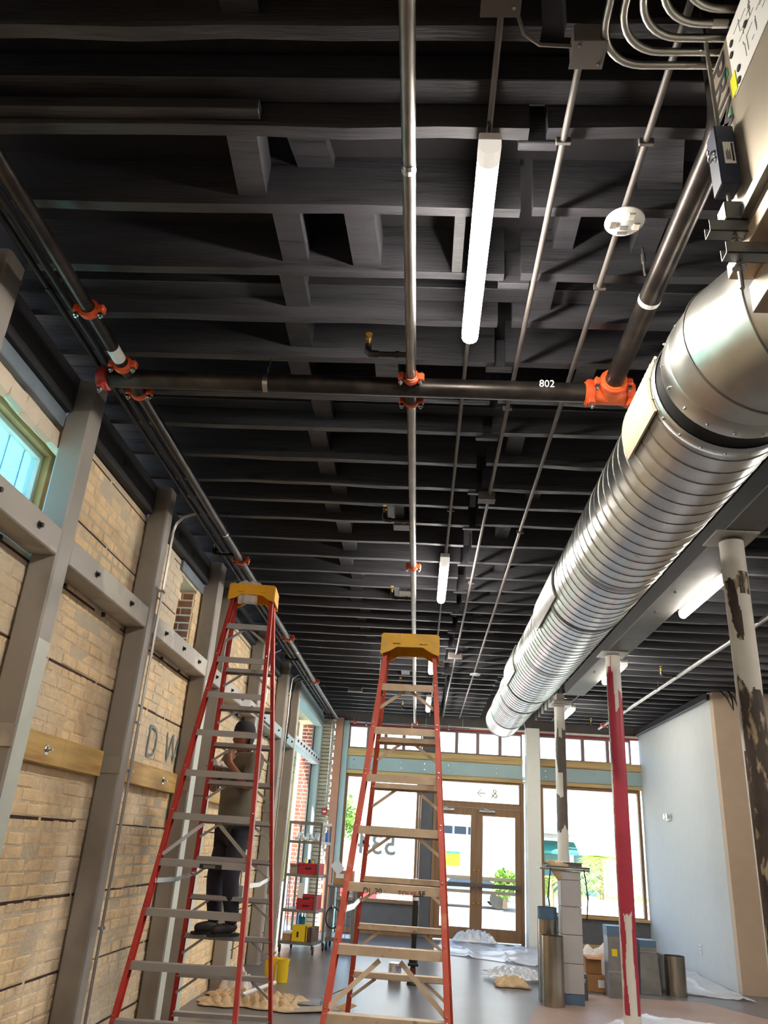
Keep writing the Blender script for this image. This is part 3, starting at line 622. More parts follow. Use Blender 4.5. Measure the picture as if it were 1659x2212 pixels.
# silver bent tubes at top right
t0 = None
lbs = ['outermost', 'second', 'third', 'fourth', 'fifth', 'innermost']
for k in range(6):
    x = .525 + .047 * k + .004 * k; y = 1.95 - .047 * k - .004 * k; z = 4.25
    R_ = .16
    arc = [(x + R_ - R_ * math.cos(a), y - R_ + R_ * math.sin(a), z) for a in [i * math.pi / 16 for i in range(9)]]
    t = thing('bent_conduit', 'shiny bent steel conduit at the top right, %s of the nested six' % lbs[k], 'conduit', (x, y - R_, z), 'nested bent conduits')
    MB().tube([(x, .3, z)] + arc + [(1.9, y, z)], .0135, 12).build('tube', emt_m, t, 40)
    if k == 3: MB().lathe([(.0142, 0), (.0142, .05)], (x + .2, y, z), 'x', 12, cap=False).build('sticker', label_m, t)

# ================================================================ STRIP LIGHTS
def strip(lab, x, y0, y1, z=4.13, group='ceiling strip lights'):
    t = thing('strip_light', lab, 'ceiling light', (x, (y0 + y1) / 2, z), group)
    wd = .042
    MB().bbox(x - wd, x + wd, y0, y1, z + .035, z + .075, .004).build('housing', whiteplas_m, t)
    pr = [(-wd, .034), (-wd, .0), (-wd * .8, -.022), (-wd * .4, -.034), (0, -.037), (wd * .4, -.034), (wd * .8, -.022), (wd, .0), (wd, .034)]
    MB().prism(pr, lambda a, b, d: (x + a, d, z + b), y0 + .075, y1 - .0).build('lens', lens_m, t)
    MB().prism([(a * 1.05, b * 1.05) for a, b in pr], lambda a, b, d: (x + a, d, z + b), y0, y0 + .073).build('end_cap', capglow_m, t)
    for y in (y0 + .035, y1 - .12): MB().tube([(x, y, z + .075), (x, y, JB - .03)], .008, 8).lathe([(.014, .07), (.014, .085)], (x, y, z), 'z', 8).build('hanger', zinc_m, t)
    return t
strip('glowing ceiling strip light nearest the camera, large at the top', .172, 2.20, 3.42); strip('glowing strip light second in the middle row, above the yellow ladder caps', .158, 6.88, 8.14)
strip('glowing strip light third in the middle row, right of the second ladder top', .115, 10.7, 11.9); strip('glowing strip light fourth in the middle row, nearest the shopfront', .115, 14.2, 15.45)
strip('glowing strip light over the camera, behind the top of frame', .172, -2.4, -1.2)
strip('glowing strip light in the right bay beside the peeling column', 2.76, 7.0, 8.27); strip('glowing strip light in the right bay behind the red column top', 2.74, 10.75, 11.98)
strip('glowing strip light in the right bay at the far column', 2.72, 14.45, 15.5)
strip('glowing strip light in the right bay just ahead of the camera, off frame', 2.78, 2.5, 3.72); strip('glowing strip light in the right bay behind the camera, off frame', 2.78, -1.8, -.58)
strip('glowing strip light at far right outside the frame', 6.0, 4.0, 5.2); strip('glowing strip light at far right rear outside the frame', 6.0, 9.0, 10.2)
# smoke alarm plates
def alarm(lab, x, y, z=4.285):
    t = thing('ceiling_alarm', lab, 'alarm', (x, y, z))
    MB().lathe([(.085, .0), (.088, -.008), (.08, -.016), (.0, -.02)], (x, y, z), 'z', 28, cap=False).build('plate', whiteplas_m, t, 50)
    for dx, dy in ((.02, -.045), (-.05, .01), (.055, .015)): MB().bbox(x + dx - .016, x + dx + .016, y + dy - .02, y + dy + .02, z - .024, z - .012, .003).build('strobe_lens', zinc_m, t)
    MB().bbox(x - .022, x + .022, y + .05, y + .066, z - .023, z - .012, .002).build('mark', greyink_m, t)
    for k in range(4): MB().box(x - .015, x + .02, y + .012 + k * .007, y + .015 + k * .007, z - .0205, z - .018).build('grille_slot', greyink_m, t)
alarm('round white alarm plate on the ceiling near the thick slanted pipe', .815, 2.73); alarm('small round white alarm plate far down the ceiling by the duct end', .83, 12.6)

# ================================================================ SPIRAL DUCT
DX, DZ, DR = 1.347, 3.697, .3325
duct = thing('spiral_duct', 'big shiny spiral duct running from the elbow toward the shopfront', 'duct', (DX, 8, DZ))
secs = [(3.13, 6.3, DR), (6.3, 9.75, DR - .006), (9.75, 10.7, DR - .028), (10.7, 12.3, DR - .048), (12.3, 13.3, DR - .056)]
def shell(y0, y1, r, n=64):
    return MB().lathe([(r, y0), (r, y1)], (DX, 0, DZ), 'y', n, cap=False)
for i, (a, b, r) in enumerate(secs):
    s = shell(a, b, r).build('duct_section', galv_m, duct, 60)
    if i < 4:
        k = int((b - a) / .127 * 40); hp = [(DX + (r + .001) * math.cos(t * 2 * math.pi / 40), a + .02 + t * .127 / 40, DZ + (r + .001) * math.sin(t * 2 * math.pi / 40)) for t in range(k - 6)]
        MB().tube(hp, .0034, 5).build('spiral_seam', seam_m, s, 60)
    MB().lathe([(r - .001, b - .03), (r + .005, b - .025), (r + .005, b + .025), (r - .03, b + .03)], (DX, 0, DZ), 'y', 64, cap=False).build('joint_band', galvd_m, s, 60)
MB().lathe([(DR + .001, 3.125), (DR + .008, 3.13), (DR + .008, 3.19), (DR + .001, 3.2)], (DX, 0, DZ), 'y', 64, cap=False).build('end_collar', galv_m, duct, 60)
MB().lathe([(DR - .02, 3.03), (DR - .012, 3.06), (DR - .014, 3.10), (DR - .004, 3.13)], (DX, 0, DZ), 'y', 64, cap=False).build('flexible_connector', rubber_m, duct, 60)
MB().lathe([(DR - .06, 13.3), (DR - .06, 13.34)], (DX, 0, DZ), 'y', 48).build('end_cap', galvd_m, duct, 60)
for k in range(20):
    a = k * math.pi / 10 + .2
    MB().ball((DX + (DR + .012) * math.cos(a), 3.16, DZ + (DR + .012) * math.sin(a)), .007, 8, 6).build('screw', zinc_m, duct)
def saddle(y0, y1, a0, a1, m, r, name, louv=0):
    n = 14; vs = []; fs = []
    for e, rr in ((0, r + .004), (1, r + .018)):
        for i in range(n + 1):
            a = math.radians(a0 + (a1 - a0) * i / n)
            for y in (y0, y1): vs.append((DX + rr * math.cos(a), y, DZ + rr * math.sin(a)))
    q = 2 * (n + 1)
    for i in range(n):
        fs += [(2 * i, 2 * i + 1, 2 * i + 3, 2 * i + 2), (q + 2 * i, q + 2 * i + 2, q + 2 * i + 3, q + 2 * i + 1), (2 * i, 2 * i + 2, q + 2 * i + 2, q + 2 * i), (2 * i + 1, q + 2 * i + 1, q + 2 * i + 3, 2 * i + 3)]
    fs += [(0, q, q + 1, 1), (2 * n, 2 * n + 1, q + 2 * n + 1, q + 2 * n)]
    o = MB().add(vs, fs).build(name, m, duct, 40)
    for j in range(louv):
        y = y0 + (y1 - y0) * (j + .5) / louv
        pts = [(DX + (r + .0185) * math.cos(math.radians(a0 + (a1 - a0) * t)), y, DZ + (r + .0185) * math.sin(math.radians(a0 + (a1 - a0) * t))) for t in [.12 + .76 * i / 8 for i in range(9)]]
        MB().tube(pts, .003, 5).build('louver_line', paper_m, o)
saddle(3.17, 3.66, 150, 201, paper_m, DR + .006, 'side_register', 12); saddle(6.05, 7.1, 150, 203, galvd_m, DR, 'side_saddle'); saddle(8.9, 9.75, 150, 203, galv_m, DR, 'side_saddle')
for y, hr in ((5.2, DR), (8.1, DR - .006), (11.2, DR - .048)): # hangers
    MB().lathe([(hr + .006, y), (hr + .006, y + .03)], (DX, 0, DZ), 'y', 48, cap=False).bar((DX, y + .015, DZ + hr), (DX, y + .015, JB), .01, .01).build('hanger_strap', galvd_m, duct)
elb = thing('duct_elbow', 'large shiny sheet-metal elbow joining the big duct at right', 'duct elbow', (DX, 2.6, DZ))
RB = .50
def ering(t, r, n=56):
    c = Vector((DX + RB - RB * math.cos(t), 2.92 - RB * math.sin(t), DZ)); rad = Vector((-math.cos(t), -math.sin(t), 0))
    return [c + rad * r * math.cos(k * 2 * math.pi / n) + Vector((0, 0, 1)) * r * math.sin(k * 2 * math.pi / n) for k in range(n)]
ts = [0, 11.25, 33.75, 56.25, 78.75, 90]
for a, b in zip(ts, ts[1:]):
    n = 56; A = ering(math.radians(a), DR); B = ering(math.radians(b), DR)
    gq = MB().add(A + B, [(k, (k + 1) % n, n + (k + 1) % n, n + k) for k in range(n)]).build('gore', galv2_m, elb, 60)
    e = ering(math.radians(b), DR + .002); MB().tube(e + [e[0]], .004, 6).build('gore_seam', galvd_m, gq, 60)
MB().lathe([(DR, 2.92), (DR + .004, 2.93), (DR + .006, 2.98), (DR + .002, 3.03), (DR - .02, 3.035)], (DX, 0, DZ), 'y', 56, cap=False).build('collar', galv2_m, elb, 60)
for k in range(18):
    a = k * math.pi / 9; MB().ball((DX + (DR + .008) * math.cos(a), 2.99, DZ + (DR + .008) * math.sin(a)), .007, 8, 6).build('screw', zinc_m, elb)
ex = DX + RB
MB().lathe([(DR + .003, ex - .04), (DR + .012, ex), (DR + .03, ex + .002), (DR + .03, ex + .02), (DR + .003, ex + .03), (DR + .003, ex + 1.2)], (0, 2.92 - RB, DZ), 'x', 56, cap=False).build('outlet_duct', galv2_m, elb, 60)
for k in range(16):
    a = k * math.pi / 8 + .1; MB().ball((ex - .02, 2.92 - RB + (DR + .012) * math.cos(a), DZ + (DR + .012) * math.sin(a)), .008, 8, 6).build('screw', zinc_m, elb)
# ---- suspended air unit at the top right with trapeze
UX, UY, UB, UT = .915, 1.955, 3.415, 4.185
unit = thing('air_unit', 'sheet metal air handling unit hung at the top right corner, with stickers', 'air handler', (1.3, 1.3, UB))
MB().bbox(UX, UX + .9, .2, UY, UB, UT, .006).build('casing', tank_m, unit)
MB().bbox(UX - .004, UX + .9, .2, UY + .06, UB - .055, UB - .002, .002).build('bottom_flange', mat('flange_metal', (196, 176, 152), .5, .3, var=.05), unit)
MB().bbox(UX + .07, UX + .8, .4, UY + .09, UB - .16, UB - .057, .003).build('drain_pan', mat('pan_metal', (184, 166, 146), .5, .3, var=.05), unit)
MB().bbox(UX - .003, UX, .75, 1.79, 3.90, 4.17, .0008).build('wiring_label', label_m, unit)
lb_ = bpy.data.objects['wiring_label']
q = MB(); R = random.Random(4)
for k in range(150):
    y = R.uniform(.9, 1.70); z = R.uniform(3.93, 4.13); L = R.uniform(.02, .12)
    if R.random() < .5: q.box(UX - .004, UX - .003, y, y + L * .6, z, z + .0025)
    else: q.box(UX - .004, UX - .003, y, y + .0025, z, min(4.15, z + L * .5))
tag(q.build('printed_lines', greyink_m, lb_), kind='stuff')
for y, z in ((1.76, 4.10), (1.77, 4.06), (1.66, 4.05), (1.74, 3.96), (1.75, 3.92)): MB().lathe([(.011, -.004), (.011, 0)], (UX - .003, y, z), 'x', 12).build('punch_hole', ink_m, unit)
text('stencil', 'PRIM', (UX - .001, 1.935, 4.17), (0, 0, -1), (0, -1, 0), .155, ink_m, unit, .01)
MB().bbox(UX - .0055, UX - .0031, 1.765, 1.805, 3.905, 3.985, .0008).build('yellow_sticker', yellow_m, unit)
for y, z in ((1.815, 4.03), (1.83, 3.87)): MB().box(UX - .002, UX, y, y + .02, z, z + .03).build('green_sticker', green_m, unit)
trap = thing('strut_trapeze', 'zinc strut trapeze with threaded rod and navy spring isolator under the air unit', 'hanger', (.9, 1.8, 3.5))
RX, RY = .878, 1.862
MB().tube([(RX, RY, 3.20), (RX, RY, 3.56)], .0075, 8).tube([(RX, RY, 3.82), (RX, RY, 4.62)], .0075, 8).build('threaded_rod', emt_m, trap)
iso = MB().bbox(RX - .03, RX + .03, RY - .035, RY + .035, 3.57, 3.815, .004).build('isolator', isol_m, trap)
MB().tube([(RX - .034 - .008 * math.cos(a), RY + .016 * math.sin(a), 3.74 - a * .004) for a in [i * .5 for i in range(26)]], .004, 6).build('spring', zinc_m, iso)
MB().bbox(RX - .012, RX + .022, RY - .037, RY - .0355, 3.65, 3.74, .0004).build('label', label_m, iso)
q = MB(); q.box(RX + .012, RX + .018, RY - .0378, RY - .037, 3.66, 3.735)
for k in range(4): q.box(RX - .006 + k * .004, RX - .004 + k * .004, RY - .0378, RY - .037, 3.665, 3.70 + .008 * (k % 2))
q.build('label_print', ink_m, iso)
def strut_x(z, y, x0, x1):
    return MB().bbox(x0, x1, y - .022, y + .022, z, z + .004, .001).bbox(x0, x1, y - .022, y - .018, z, z + .042, .001).bbox(x0, x1, y + .018, y + .022, z, z + .042, .001)
strut_x(3.43 - .035, RY, .80, 1.9).build('strut', strut_m, trap); strut_x(3.33 - .035, RY - .02, .83, 1.9).build('strut', strut_m, trap)
MB().bbox(RX - .03, RX + .05, RY - .03, RY + .03, 3.44, 3.505, .003).build('saddle_plate', strut_m, trap)
MB().bbox(.89, .93, .3, 1.84, 3.44, 3.48, .002).build('strut', strut_m, trap)
for z in (3.385, 3.29): MB().lathe([(.02, -.004), (.02, .0), (.011, .001), (.011, .012)], (RX, RY, z - .012), 'z', 10).build('nut', zinc_m, trap)

# ================================================================ BEAM AND ROUND COLUMNS
bm_ = thing('ceiling_beam', 'long dark painted beam carried by the round columns right of the duct', 'beam', (2.6, 4, 4.14))
MB().bbox(2.36, 2.66, -3.2, 13.2, 4.14, 4.155, .004).build('bottom_flange', mat('beam_flange', (104, 101, 96), .6, var=.12), bm_)
MB().bbox(2.36, 2.375, -3.2, 13.2, 4.156, 4.326, .003).bbox(2.645, 2.66, -3.2, 13.2, 4.156, 4.326, .003).bbox(2.40, 2.62, -3.2, 13.2, 4.156, 4.326, .003).build('web', steelbeam_m, bm_)
for y in (4.9, 7.5, 8.2, 11.3): MB().lathe([(.018, 0), (.014, .018)], (2.45, y, 4.122), 'z', 6).build('bolt', steelbeam_m, bm_)
def lobes(n, zf, amp, seed):
    """ragged height at each angle step"""
    R = random.Random(seed); a = [R.uniform(-amp, amp) for _ in range(n)]
    return [zf + a[i] for i in range(n)]
def round_col(lab, x, y, r, coats, zc=4.125, plate=.17):
    """coats: list of (material, list of upper heights per angle); built as stacked shells, the upper coat ends in a ragged edge"""
    t = thing('round_column', lab, 'column', (x, y, 0))
    MB().lathe([(r, .02), (r, zc - .02)], (x, y, 0), 'z', 28).build('shaft', coats[0][0], t, 40)
    for ci, (m, fn) in enumerate(coats[1:]):
        n = 84; vs = []; fs = []; nz = 240; rr = r + .0016 * (ci + 1)
        for j in range(nz + 1):
            z = .03 + (zc - .06) * j / nz
            for i in range(n):
                a = 2 * math.pi * i / n; vs.append((x + rr * math.cos(a), y + rr * math.sin(a), z))
        for j in range(nz):
            for i in range(n):
                a = 2 * math.pi * (i + .5) / n; z = .03 + (zc - .06) * (j + .5) / nz
                if fn(a, z): fs.append((j * n + i, j * n + (i + 1) % n, (j + 1) * n + (i + 1) % n, (j + 1) * n + i))
        used = sorted({i for f in fs for i in f}); mp = {u: k for k, u in enumerate(used)}
        MB().add([vs[u] for u in used], [tuple(mp[i] for i in f) for f in fs]).build('paint_coat', m, t, 60)
    MB().bbox(x - plate, x + plate, y - plate, y + plate, zc - .004, zc + .012, .003).build('cap_plate', girt_m, t)
    MB().lathe([(r + .035, 0), (r + .035, .02)], (x, y, 0), 'z', 24).build('base_plate', pcolw_m, t)
    return t
def wob(a, k): return math.sin(a * 2 + k) * .5 + math.sin(a * 5 + k * 2.1) * .3 + math.sin(a * 11 + k * .7) * .15
# angles: camera lies toward (-x,-y)
def rel(a, x, y):
    d = (a - math.atan2(-y, -x) + math.pi) % (2 * math.pi) - math.pi
    return d   # 0 faces the camera; +: turns toward the image right? (counter-clockwise from above)
def c1(a, z):
    d = rel(a, 2.45, 6.05)
    if z < 2.92 + .10 * wob(a, 1): return z > 2.45 and d < -.85 or d < -1.1
    if 3.27 < z < 3.86:
        e = (z - 3.27) / .59
        if -.85 * e ** .6 + .05 * math.sin(z * 40) + .04 * math.sin(z * 93) < d + .25 < .3 + .55 * e + .05 * math.sin(z * 25) and z < 3.78 + .06 * wob(a, 4) and not (.12 < e < .72 and .1 + .1 * math.sin(z * 17) < d < .75): return False
        if e > .62 and .2 < d < 1.3 and e < .95: return False
    return True
round_col('round column with flaking white paint over black tar, at the right edge', 2.46, 6.05, .092, [(pcol1d_m,), (pcolw_m, c1)])
def c2(a, z):
    d = rel(a, 2.45, 10.2)
    top = 3.62 + .22 * (1 if -.35 < d < .0 else 0) - .1 * wob(a, 2) + (.3 if d < -.3 else 0)
    if z > top - (.25 if -.1 < d < .5 else 0): return False
    if z < .12: return False
    if d < -1.0 + .12 * math.sin(z * 3) + .05 * math.sin(z * 19): return False
    if z < 1.12 + .04 * wob(a, 3) and -.35 + .12 * math.sin(z * 9) < d < .62 + .1 * math.sin(z * 6): return False
    return True
round_col('red painted round column with pale bare strips, standing by the duct pieces', 2.45, 10.2, .092, [(pcolw_m,), (pcolred_m, c2)])
def c3(a, z):
    d = rel(a, 2.43, 14.2)
    if z < 2.05: return False
    if z > 3.72 + .06 * wob(a, 5) + (.15 if d < -.4 else -.18 if abs(d) < .3 else 0): return False
    if 3.0 > z > 2.62 + .05 * wob(a, 1): return d > .35
    if z > 3.0: return d > -.75 + .25 * math.sin(z * 7)
    return d > -1.2 + .1 * math.sin(z * 20) and z > 2.08 + .1 * wob(a, 4)
round_col('white round column with dark flaked streak behind the tiled pedestal', 2.43, 14.2, .092, [(pcolw_m,), (mat('dark_flake', (88, 78, 70), .6, var=.2), c3)])
t = thing('bearing_block', 'pale bearing block on top of the far white and dark column', 'block', (2.55, 14.3, 4.14))
MB().bbox(2.3, 2.62, 13.98, 14.42, 4.14, 4.2, .006).bbox(2.36, 2.5, 14.05, 14.35, 4.2, 4.325, .004).build('block', girt_m, t)
t = thing('square_column', 'white boxed square column beside the glass doors', 'column', (2.41, 17.7, 0))
MB().bbox(2.28, 2.555, 17.5, 17.90, 0, 4.2, .004).build('casing', sqcol_m, t)
for z in (1.42, 1.24): MB().bbox(2.272, 2.28, 17.62, 17.70, z, z + .11, .002).build('switch_plate', whiteplas_m, t)
MB().tube([(2.25, 17.48, 3.6), (2.25, 17.48, 4.2), (2.2, 17.4, 4.3)], .012, 8).build('cable', emt_m, t)

# ================================================================ LADDERS
def ladder(name, lab, x0, y0, yaw, sF, sB, wt, wF, wB, s, N, railm, stepm, capm, sd, extra=None):
    t = thing(name, lab, 'ladder', (x0, y0, 0)); c, sn = math.cos(yaw), math.sin(yaw)
    def W(u, d, z): return Vector((x0 + c * u - sn * d, y0 + sn * u + c * d, z))
    H = N * s; dt = .04
    def pos(side, lr, z):
        fr = z / H; d = (-sF if side == 'F' else sB) * (1 - fr) + (-dt if side == 'F' else dt) * fr
        wd = (wF if side == 'F' else wB) * (1 - fr) + wt * fr
        return (-wd if lr == 'L' else wd), d
    X = Vector((c, sn, 0))
    for side in 'FB':
        for lr in 'LR':
            a = W(*pos(side, lr, .03), .03); b = W(*pos(side, lr, H - .02), H - .02)
            sg = -1 if lr == 'L' else 1; dr = (b - a).normalized(); Yv = dr.cross(X).normalized(); ww, dd = .026, .074
            mb = MB()
            # channel section: web outside, flanges inward
            o = X * sg * .02
            mb.bar(a + o, b + o, .005, dd, up=Yv)
            for e in (-1, 1): mb.bar(a + o - X * sg * ww / 2 + Yv * e * dd / 2, b + o - X * sg * ww / 2 + Yv * e * dd / 2, ww, .005, up=Yv)
            rl = mb.build('rail', railm, t)
            MB().bbox(a.x - .045, a.x + .045, a.y - .05, a.y + .05, 0, .06, .01).build('foot', rubber_m, rl)
            for n in range(1, N):
                z = n * s; p = W(*pos(side, lr, z), z); nrm = Yv if (Yv.y < 0) else -Yv
                for dz in (-.012, .014):
                    MB().ball(p + o - X * sg * ww / 2 + nrm * (dd / 2 + .003) + Vector((0, 0, dz)), .005, 6, 4).build('rivet', zinc_m, rl)
    def step(side, n):
        z = n * s; uL, d = pos(side, 'L', z); uR, _ = pos(side, 'R', z); sg = -1 if side == 'F' else 1
        mb = MB(); hw = .034
        mb.bar(W(uL, d, z), W(uR, d, z), hw * 2, .005)
        f = d + sg * hw; mb.bar(W(uL, f, z - .02), W(uR, f, z - .02), .005, .044)
        k = d - sg * hw; mb.bar(W(uL, k, z - .015), W(uR, k, z - .015), .004, .03)
        st_ = mb.build('step', stepm, t)
        for e, u in ((1, uL), (-1, uR)):
            if n > 1 and (side == 'B' or n == N - 1): MB().bar(W(u + e * .15, d, z - .035), W(u - e * .006, d - sg * .0 + sg * .0, z - .15), .02, .004, up=(0, 1, 0)).build('step_brace', stepm, st_)
        return st_
    for n in range(1, N):
        step('F', n)
    for n in range(1, N - 1): step('B', n)
    # long diagonal braces low on the front
    for n in ((4,) if N == 10 else (6,)):
        for e, lr in ((1, 'L'), (-1, 'R')):
            z = n * s; u, d = pos('F', lr, z); MB().bar(W(u + e * .22, d, z - .06), W(u, *pos('F', lr, z - .27)[1:], z - .27) if False else W(pos('F', lr, z - .27)[0], pos('F', lr, z - .27)[1], z - .27), .024, .005, up=(0, 1, 0)).build('diagonal_brace', stepm, t)
    # spreaders
    zs = 4.55 * s
    for lr in 'LR':
        a = W(*pos('F', lr, zs), zs); b = W(*pos('B', lr, zs), zs); m_ = (a + b) / 2 + Vector((0, 0, -.02))
        MB().bar(a, m_, .006, .03).bar(m_, b, .006, .03).build('spreader', zinc_m, t)
    # cap
    cw, cdp = wt + .045, .15
    poly = [(-cw, 0), (-cw + .012, .075), (cw - .012, .075), (cw, 0), (cw, -.07), (cw - .05, -.05), (cw - .11, -.015), (-cw + .11, -.015), (-cw + .05, -.05), (-cw, -.07)]
    mb = MB()
    for d0, d1 in ((-cdp, -cdp + .012), (cdp - .012, cdp)): mb.prism(poly, lambda a, b, d: W(a, d, H - .02 + b), d0, d1)
    mb.bar(W(-cw + .01, 0, H + .05), W(cw - .01, 0, H + .05), cdp * 2 - .03, .012)
    mb.bar(W(-cw, 0, H - .01), W(-cw + .01, 0, H - .01), cdp * 2 - .03, .12).bar(W(cw - .01, 0, H - .01), W(cw, 0, H - .01), cdp * 2 - .03, .12)
    cp = mb.build('top_cap', capm, t)
    for u in (-.09, .09): MB().bar(W(u, -cdp - .004, H - .015), W(u, -cdp - .004, H + .05), .05, .012, up=(0, 1, 0)).build('tool_hook', capm, cp)
    return t, W, pos, H
l1, W1, P1, H1 = ladder('step_ladder', 'tall red fibreglass step ladder with clean yellow cap, left of centre, person standing on it', -1.478, 6.409, .066, 1.061, 1.209, .15, .399, .421, .297, 12, lad1_m, alu_m, cap_m, 1)
uL, d = P1('F', 'L', 5 * .297); MB().bar(W1(-.02, d - .0415, 5 * .297 - .03), W1(.13, d - .0415, 5 * .297 - .03), .002, .03).build('black_sticker', ink_m, l1)
MB().bar(W1(.005, d - .043, 5 * .297 - .03), W1(.085, d - .043, 5 * .297 - .03), .001, .018).build('sticker_print', greyink_m, l1)
l2, W2, P2, H2 = ladder('step_ladder', 'shorter worn red step ladder with paint-stained yellow cap, centre of the room', -.092, 5.30, -.03, 1.09, .965, .15, .356, .385, .292, 10, lad2_m, step2_m, cap2_m, 2)
uL, d = P2('F', 'L', 5 * .292); z = 5 * .292 - .048
xd = W2(1, 0, 0) - W2(0, 0, 0)
text('marker_writing', 'DJ .20 :', W2(-.17, d - .0415, z), xd, (0, 0, 1), .042, ink_m, l2); text('marker_writing', 'TOUIE', W2(.02, d - .0415, z), xd, (0, 0, 1), .036, mat('red_marker', (150, 60, 50), .7), l2); text('marker_writing', '5F', W2(.13, d - .0415, z + .002), xd, (0, 0, 1), .04, ink_m, l2, .012)
p = W2(P2('F', 'L', 2.72)[0] - .026, P2('F', 'L', 2.72)[1], 2.72)
MB().bbox(p.x - .004, p.x + .0, p.y - .03, p.y + .03, 2.60, 2.80, .001).build('side_label', label_m, l2)
uL, d = P2('B', 'L', 1.05); a = W2(uL - .02, d, 1.05)
# rag on the tall ladder cap
def cloth(name, lab, cat, c, sx, sy, amp, m, seed, nx=26, ny=22, hang=None, group=None, base=.008, freq=9.0, kind=None):
    R = random.Random(seed); ph = [R.uniform(0, 6) for _ in range(8)]; vs = []
    for i in range(nx + 1):
        for j in range(ny + 1):
            u = i / nx * 2 - 1; v = j / ny * 2 - 1
            ed = 1 + .12 * math.sin(5 * v + ph[0]) + .08 * math.sin(11 * v + ph[1]); ed2 = 1 + .12 * math.sin(4 * u + ph[2]) + .08 * math.sin(9 * u + ph[3])
            x = c[0] + sx * u * ed; y = c[1] + sy * v * ed2
            h = abs(math.sin(freq * u + 3 * v + ph[4])) * .5 + abs(math.sin(freq * .8 * v - 2 * u + ph[5])) * .4 + abs(math.sin(freq * 1.9 * (u + v) + ph[6])) * .25
            h *= max(0, 1 - max(abs(u), abs(v)) ** 3)
            z = c[2] + base + amp * h
            if hang: z, x, y = hang(u, v, x, y, z)
            vs.append((x, y, z))
    fs = [(i * (ny + 1) + j, (i + 1) * (ny + 1) + j, (i + 1) * (ny + 1) + j + 1, i * (ny + 1) + j + 1) for i in range(nx) for j in range(ny)]
    o = MB().add(vs, fs).build(name, m, None, 50)
    sol = o.modifiers.new('thick', 'SOLIDIFY'); sol.thickness = .004; sol.offset = 1
    return tag(o, lab, cat, group, kind)
cz = H1 + .055
def hangf(u, v, x, y, z):
    if v < -.2: return z - (-.2 - v) * .22, x, y + (-.2 - v) * .10
    return z, x, y
cc = W1(-.03, -.11, cz); cloth('rag', 'pale rag draped over the yellow cap of the tall ladder', 'rag', (cc.x, cc.y, cc.z), .085, .10, .035, rag_m, 3, 16, 16, hangf, freq=5)

# ================================================================ PERSON on the tall ladder
def skin_mesh(name, pts, edges, rad, m, sub=2):
    me = bpy.data.meshes.new(name); me.from_pydata([tuple(p) for p in pts], edges, [])
    o = bpy.data.objects.new(name, me); COL.objects.link(o)
    md = o.modifiers.new('s', 'SKIN'); md.use_smooth_shade = True
    for i, v in enumerate(me.skin_vertices[0].data):
        r = rad[i]; v.radius = r if isinstance(r, tuple) else (r, r); v.use_root = (i == 0)
    ss = o.modifiers.new('u', 'SUBSURF'); ss.levels = sub; ss.render_levels = sub
    dg = bpy.context.evaluated_depsgraph_get(); out = bpy.data.meshes.new_from_object(o.evaluated_get(dg)); bpy.data.objects.remove(o)
    out.name = name; out.materials.clear(); out.materials.append(m)
    for p_ in out.polygons: p_.use_smooth = True
    return out
PB = Vector((-1.60, 7.34, .905))     # under the feet
FZ = .900
FW = Vector((-.66, -.75, 0)).normalized(); LF = Vector((0, 0, 1)).cross(FW)  # facing; his left
def B(f, l, z): return Vector((PB.x, PB.y, 0)) + FW * f + LF * l + Vector((0, 0, z))
# joints (his left is toward the camera and image right)
PEL = B(0, 0, 1.72); CHE = B(.01, 0, 2.13); NCK = B(.005, 0, 2.355); HD = B(.045, 0, 2.47); TOPH = B(.02, 0, 2.60)
LSH = B(.0, .185, 2.30); RSH = B(.0, -.185, 2.30); LEL = B(.10, .265, 2.03); LWR = B(.20, .075, 2.25); REL = B(.10, -.265, 2.03); RWR = B(.27, -.02, 2.17)
LHP = B(0, .085, 1.68); RHP = B(0, -.085, 1.68); LKN = B(.05, .10, 1.33); RKN = B(.07, -.09, 1.33); LAN = B(-.01, .105, .99); RAN = B(.03, -.09, .99)
person = thing('person', 'person in black cap and olive tee standing on the tall ladder, hand at chin', 'person', (PB.x, PB.y, FZ))
pts = [PEL, B(.0, 0, 1.92), CHE, B(0, 0, 2.29), NCK, B(.02, 0, 2.40), LSH, (LSH + LEL) / 2, LEL, (LEL + LWR) / 2, LWR, RSH, (RSH + REL) / 2, REL, (REL + RWR) / 2, RWR, LHP, (LHP + LKN) / 2, LKN, (LKN + LAN) / 2, LAN, RHP, (RHP + RKN) / 2, RKN, (RKN + RAN) / 2, RAN]
ed = [(0, 1), (1, 2), (2, 3), (3, 4), (4, 5), (3, 6), (6, 7), (7, 8), (8, 9), (9, 10), (3, 11), (11, 12), (12, 13), (13, 14), (14, 15), (0, 16), (16, 17), (17, 18), (18, 19), (19, 20), (0, 21), (21, 22), (22, 23), (23, 24), (24, 25)]
rad = [.13, .115, .13, .085, .055, .05, .058, .048, .042, .040, .027, .058, .048, .042, .040, .027, .08, .075, .055, .055, .038, .08, .075, .055, .055, .038]
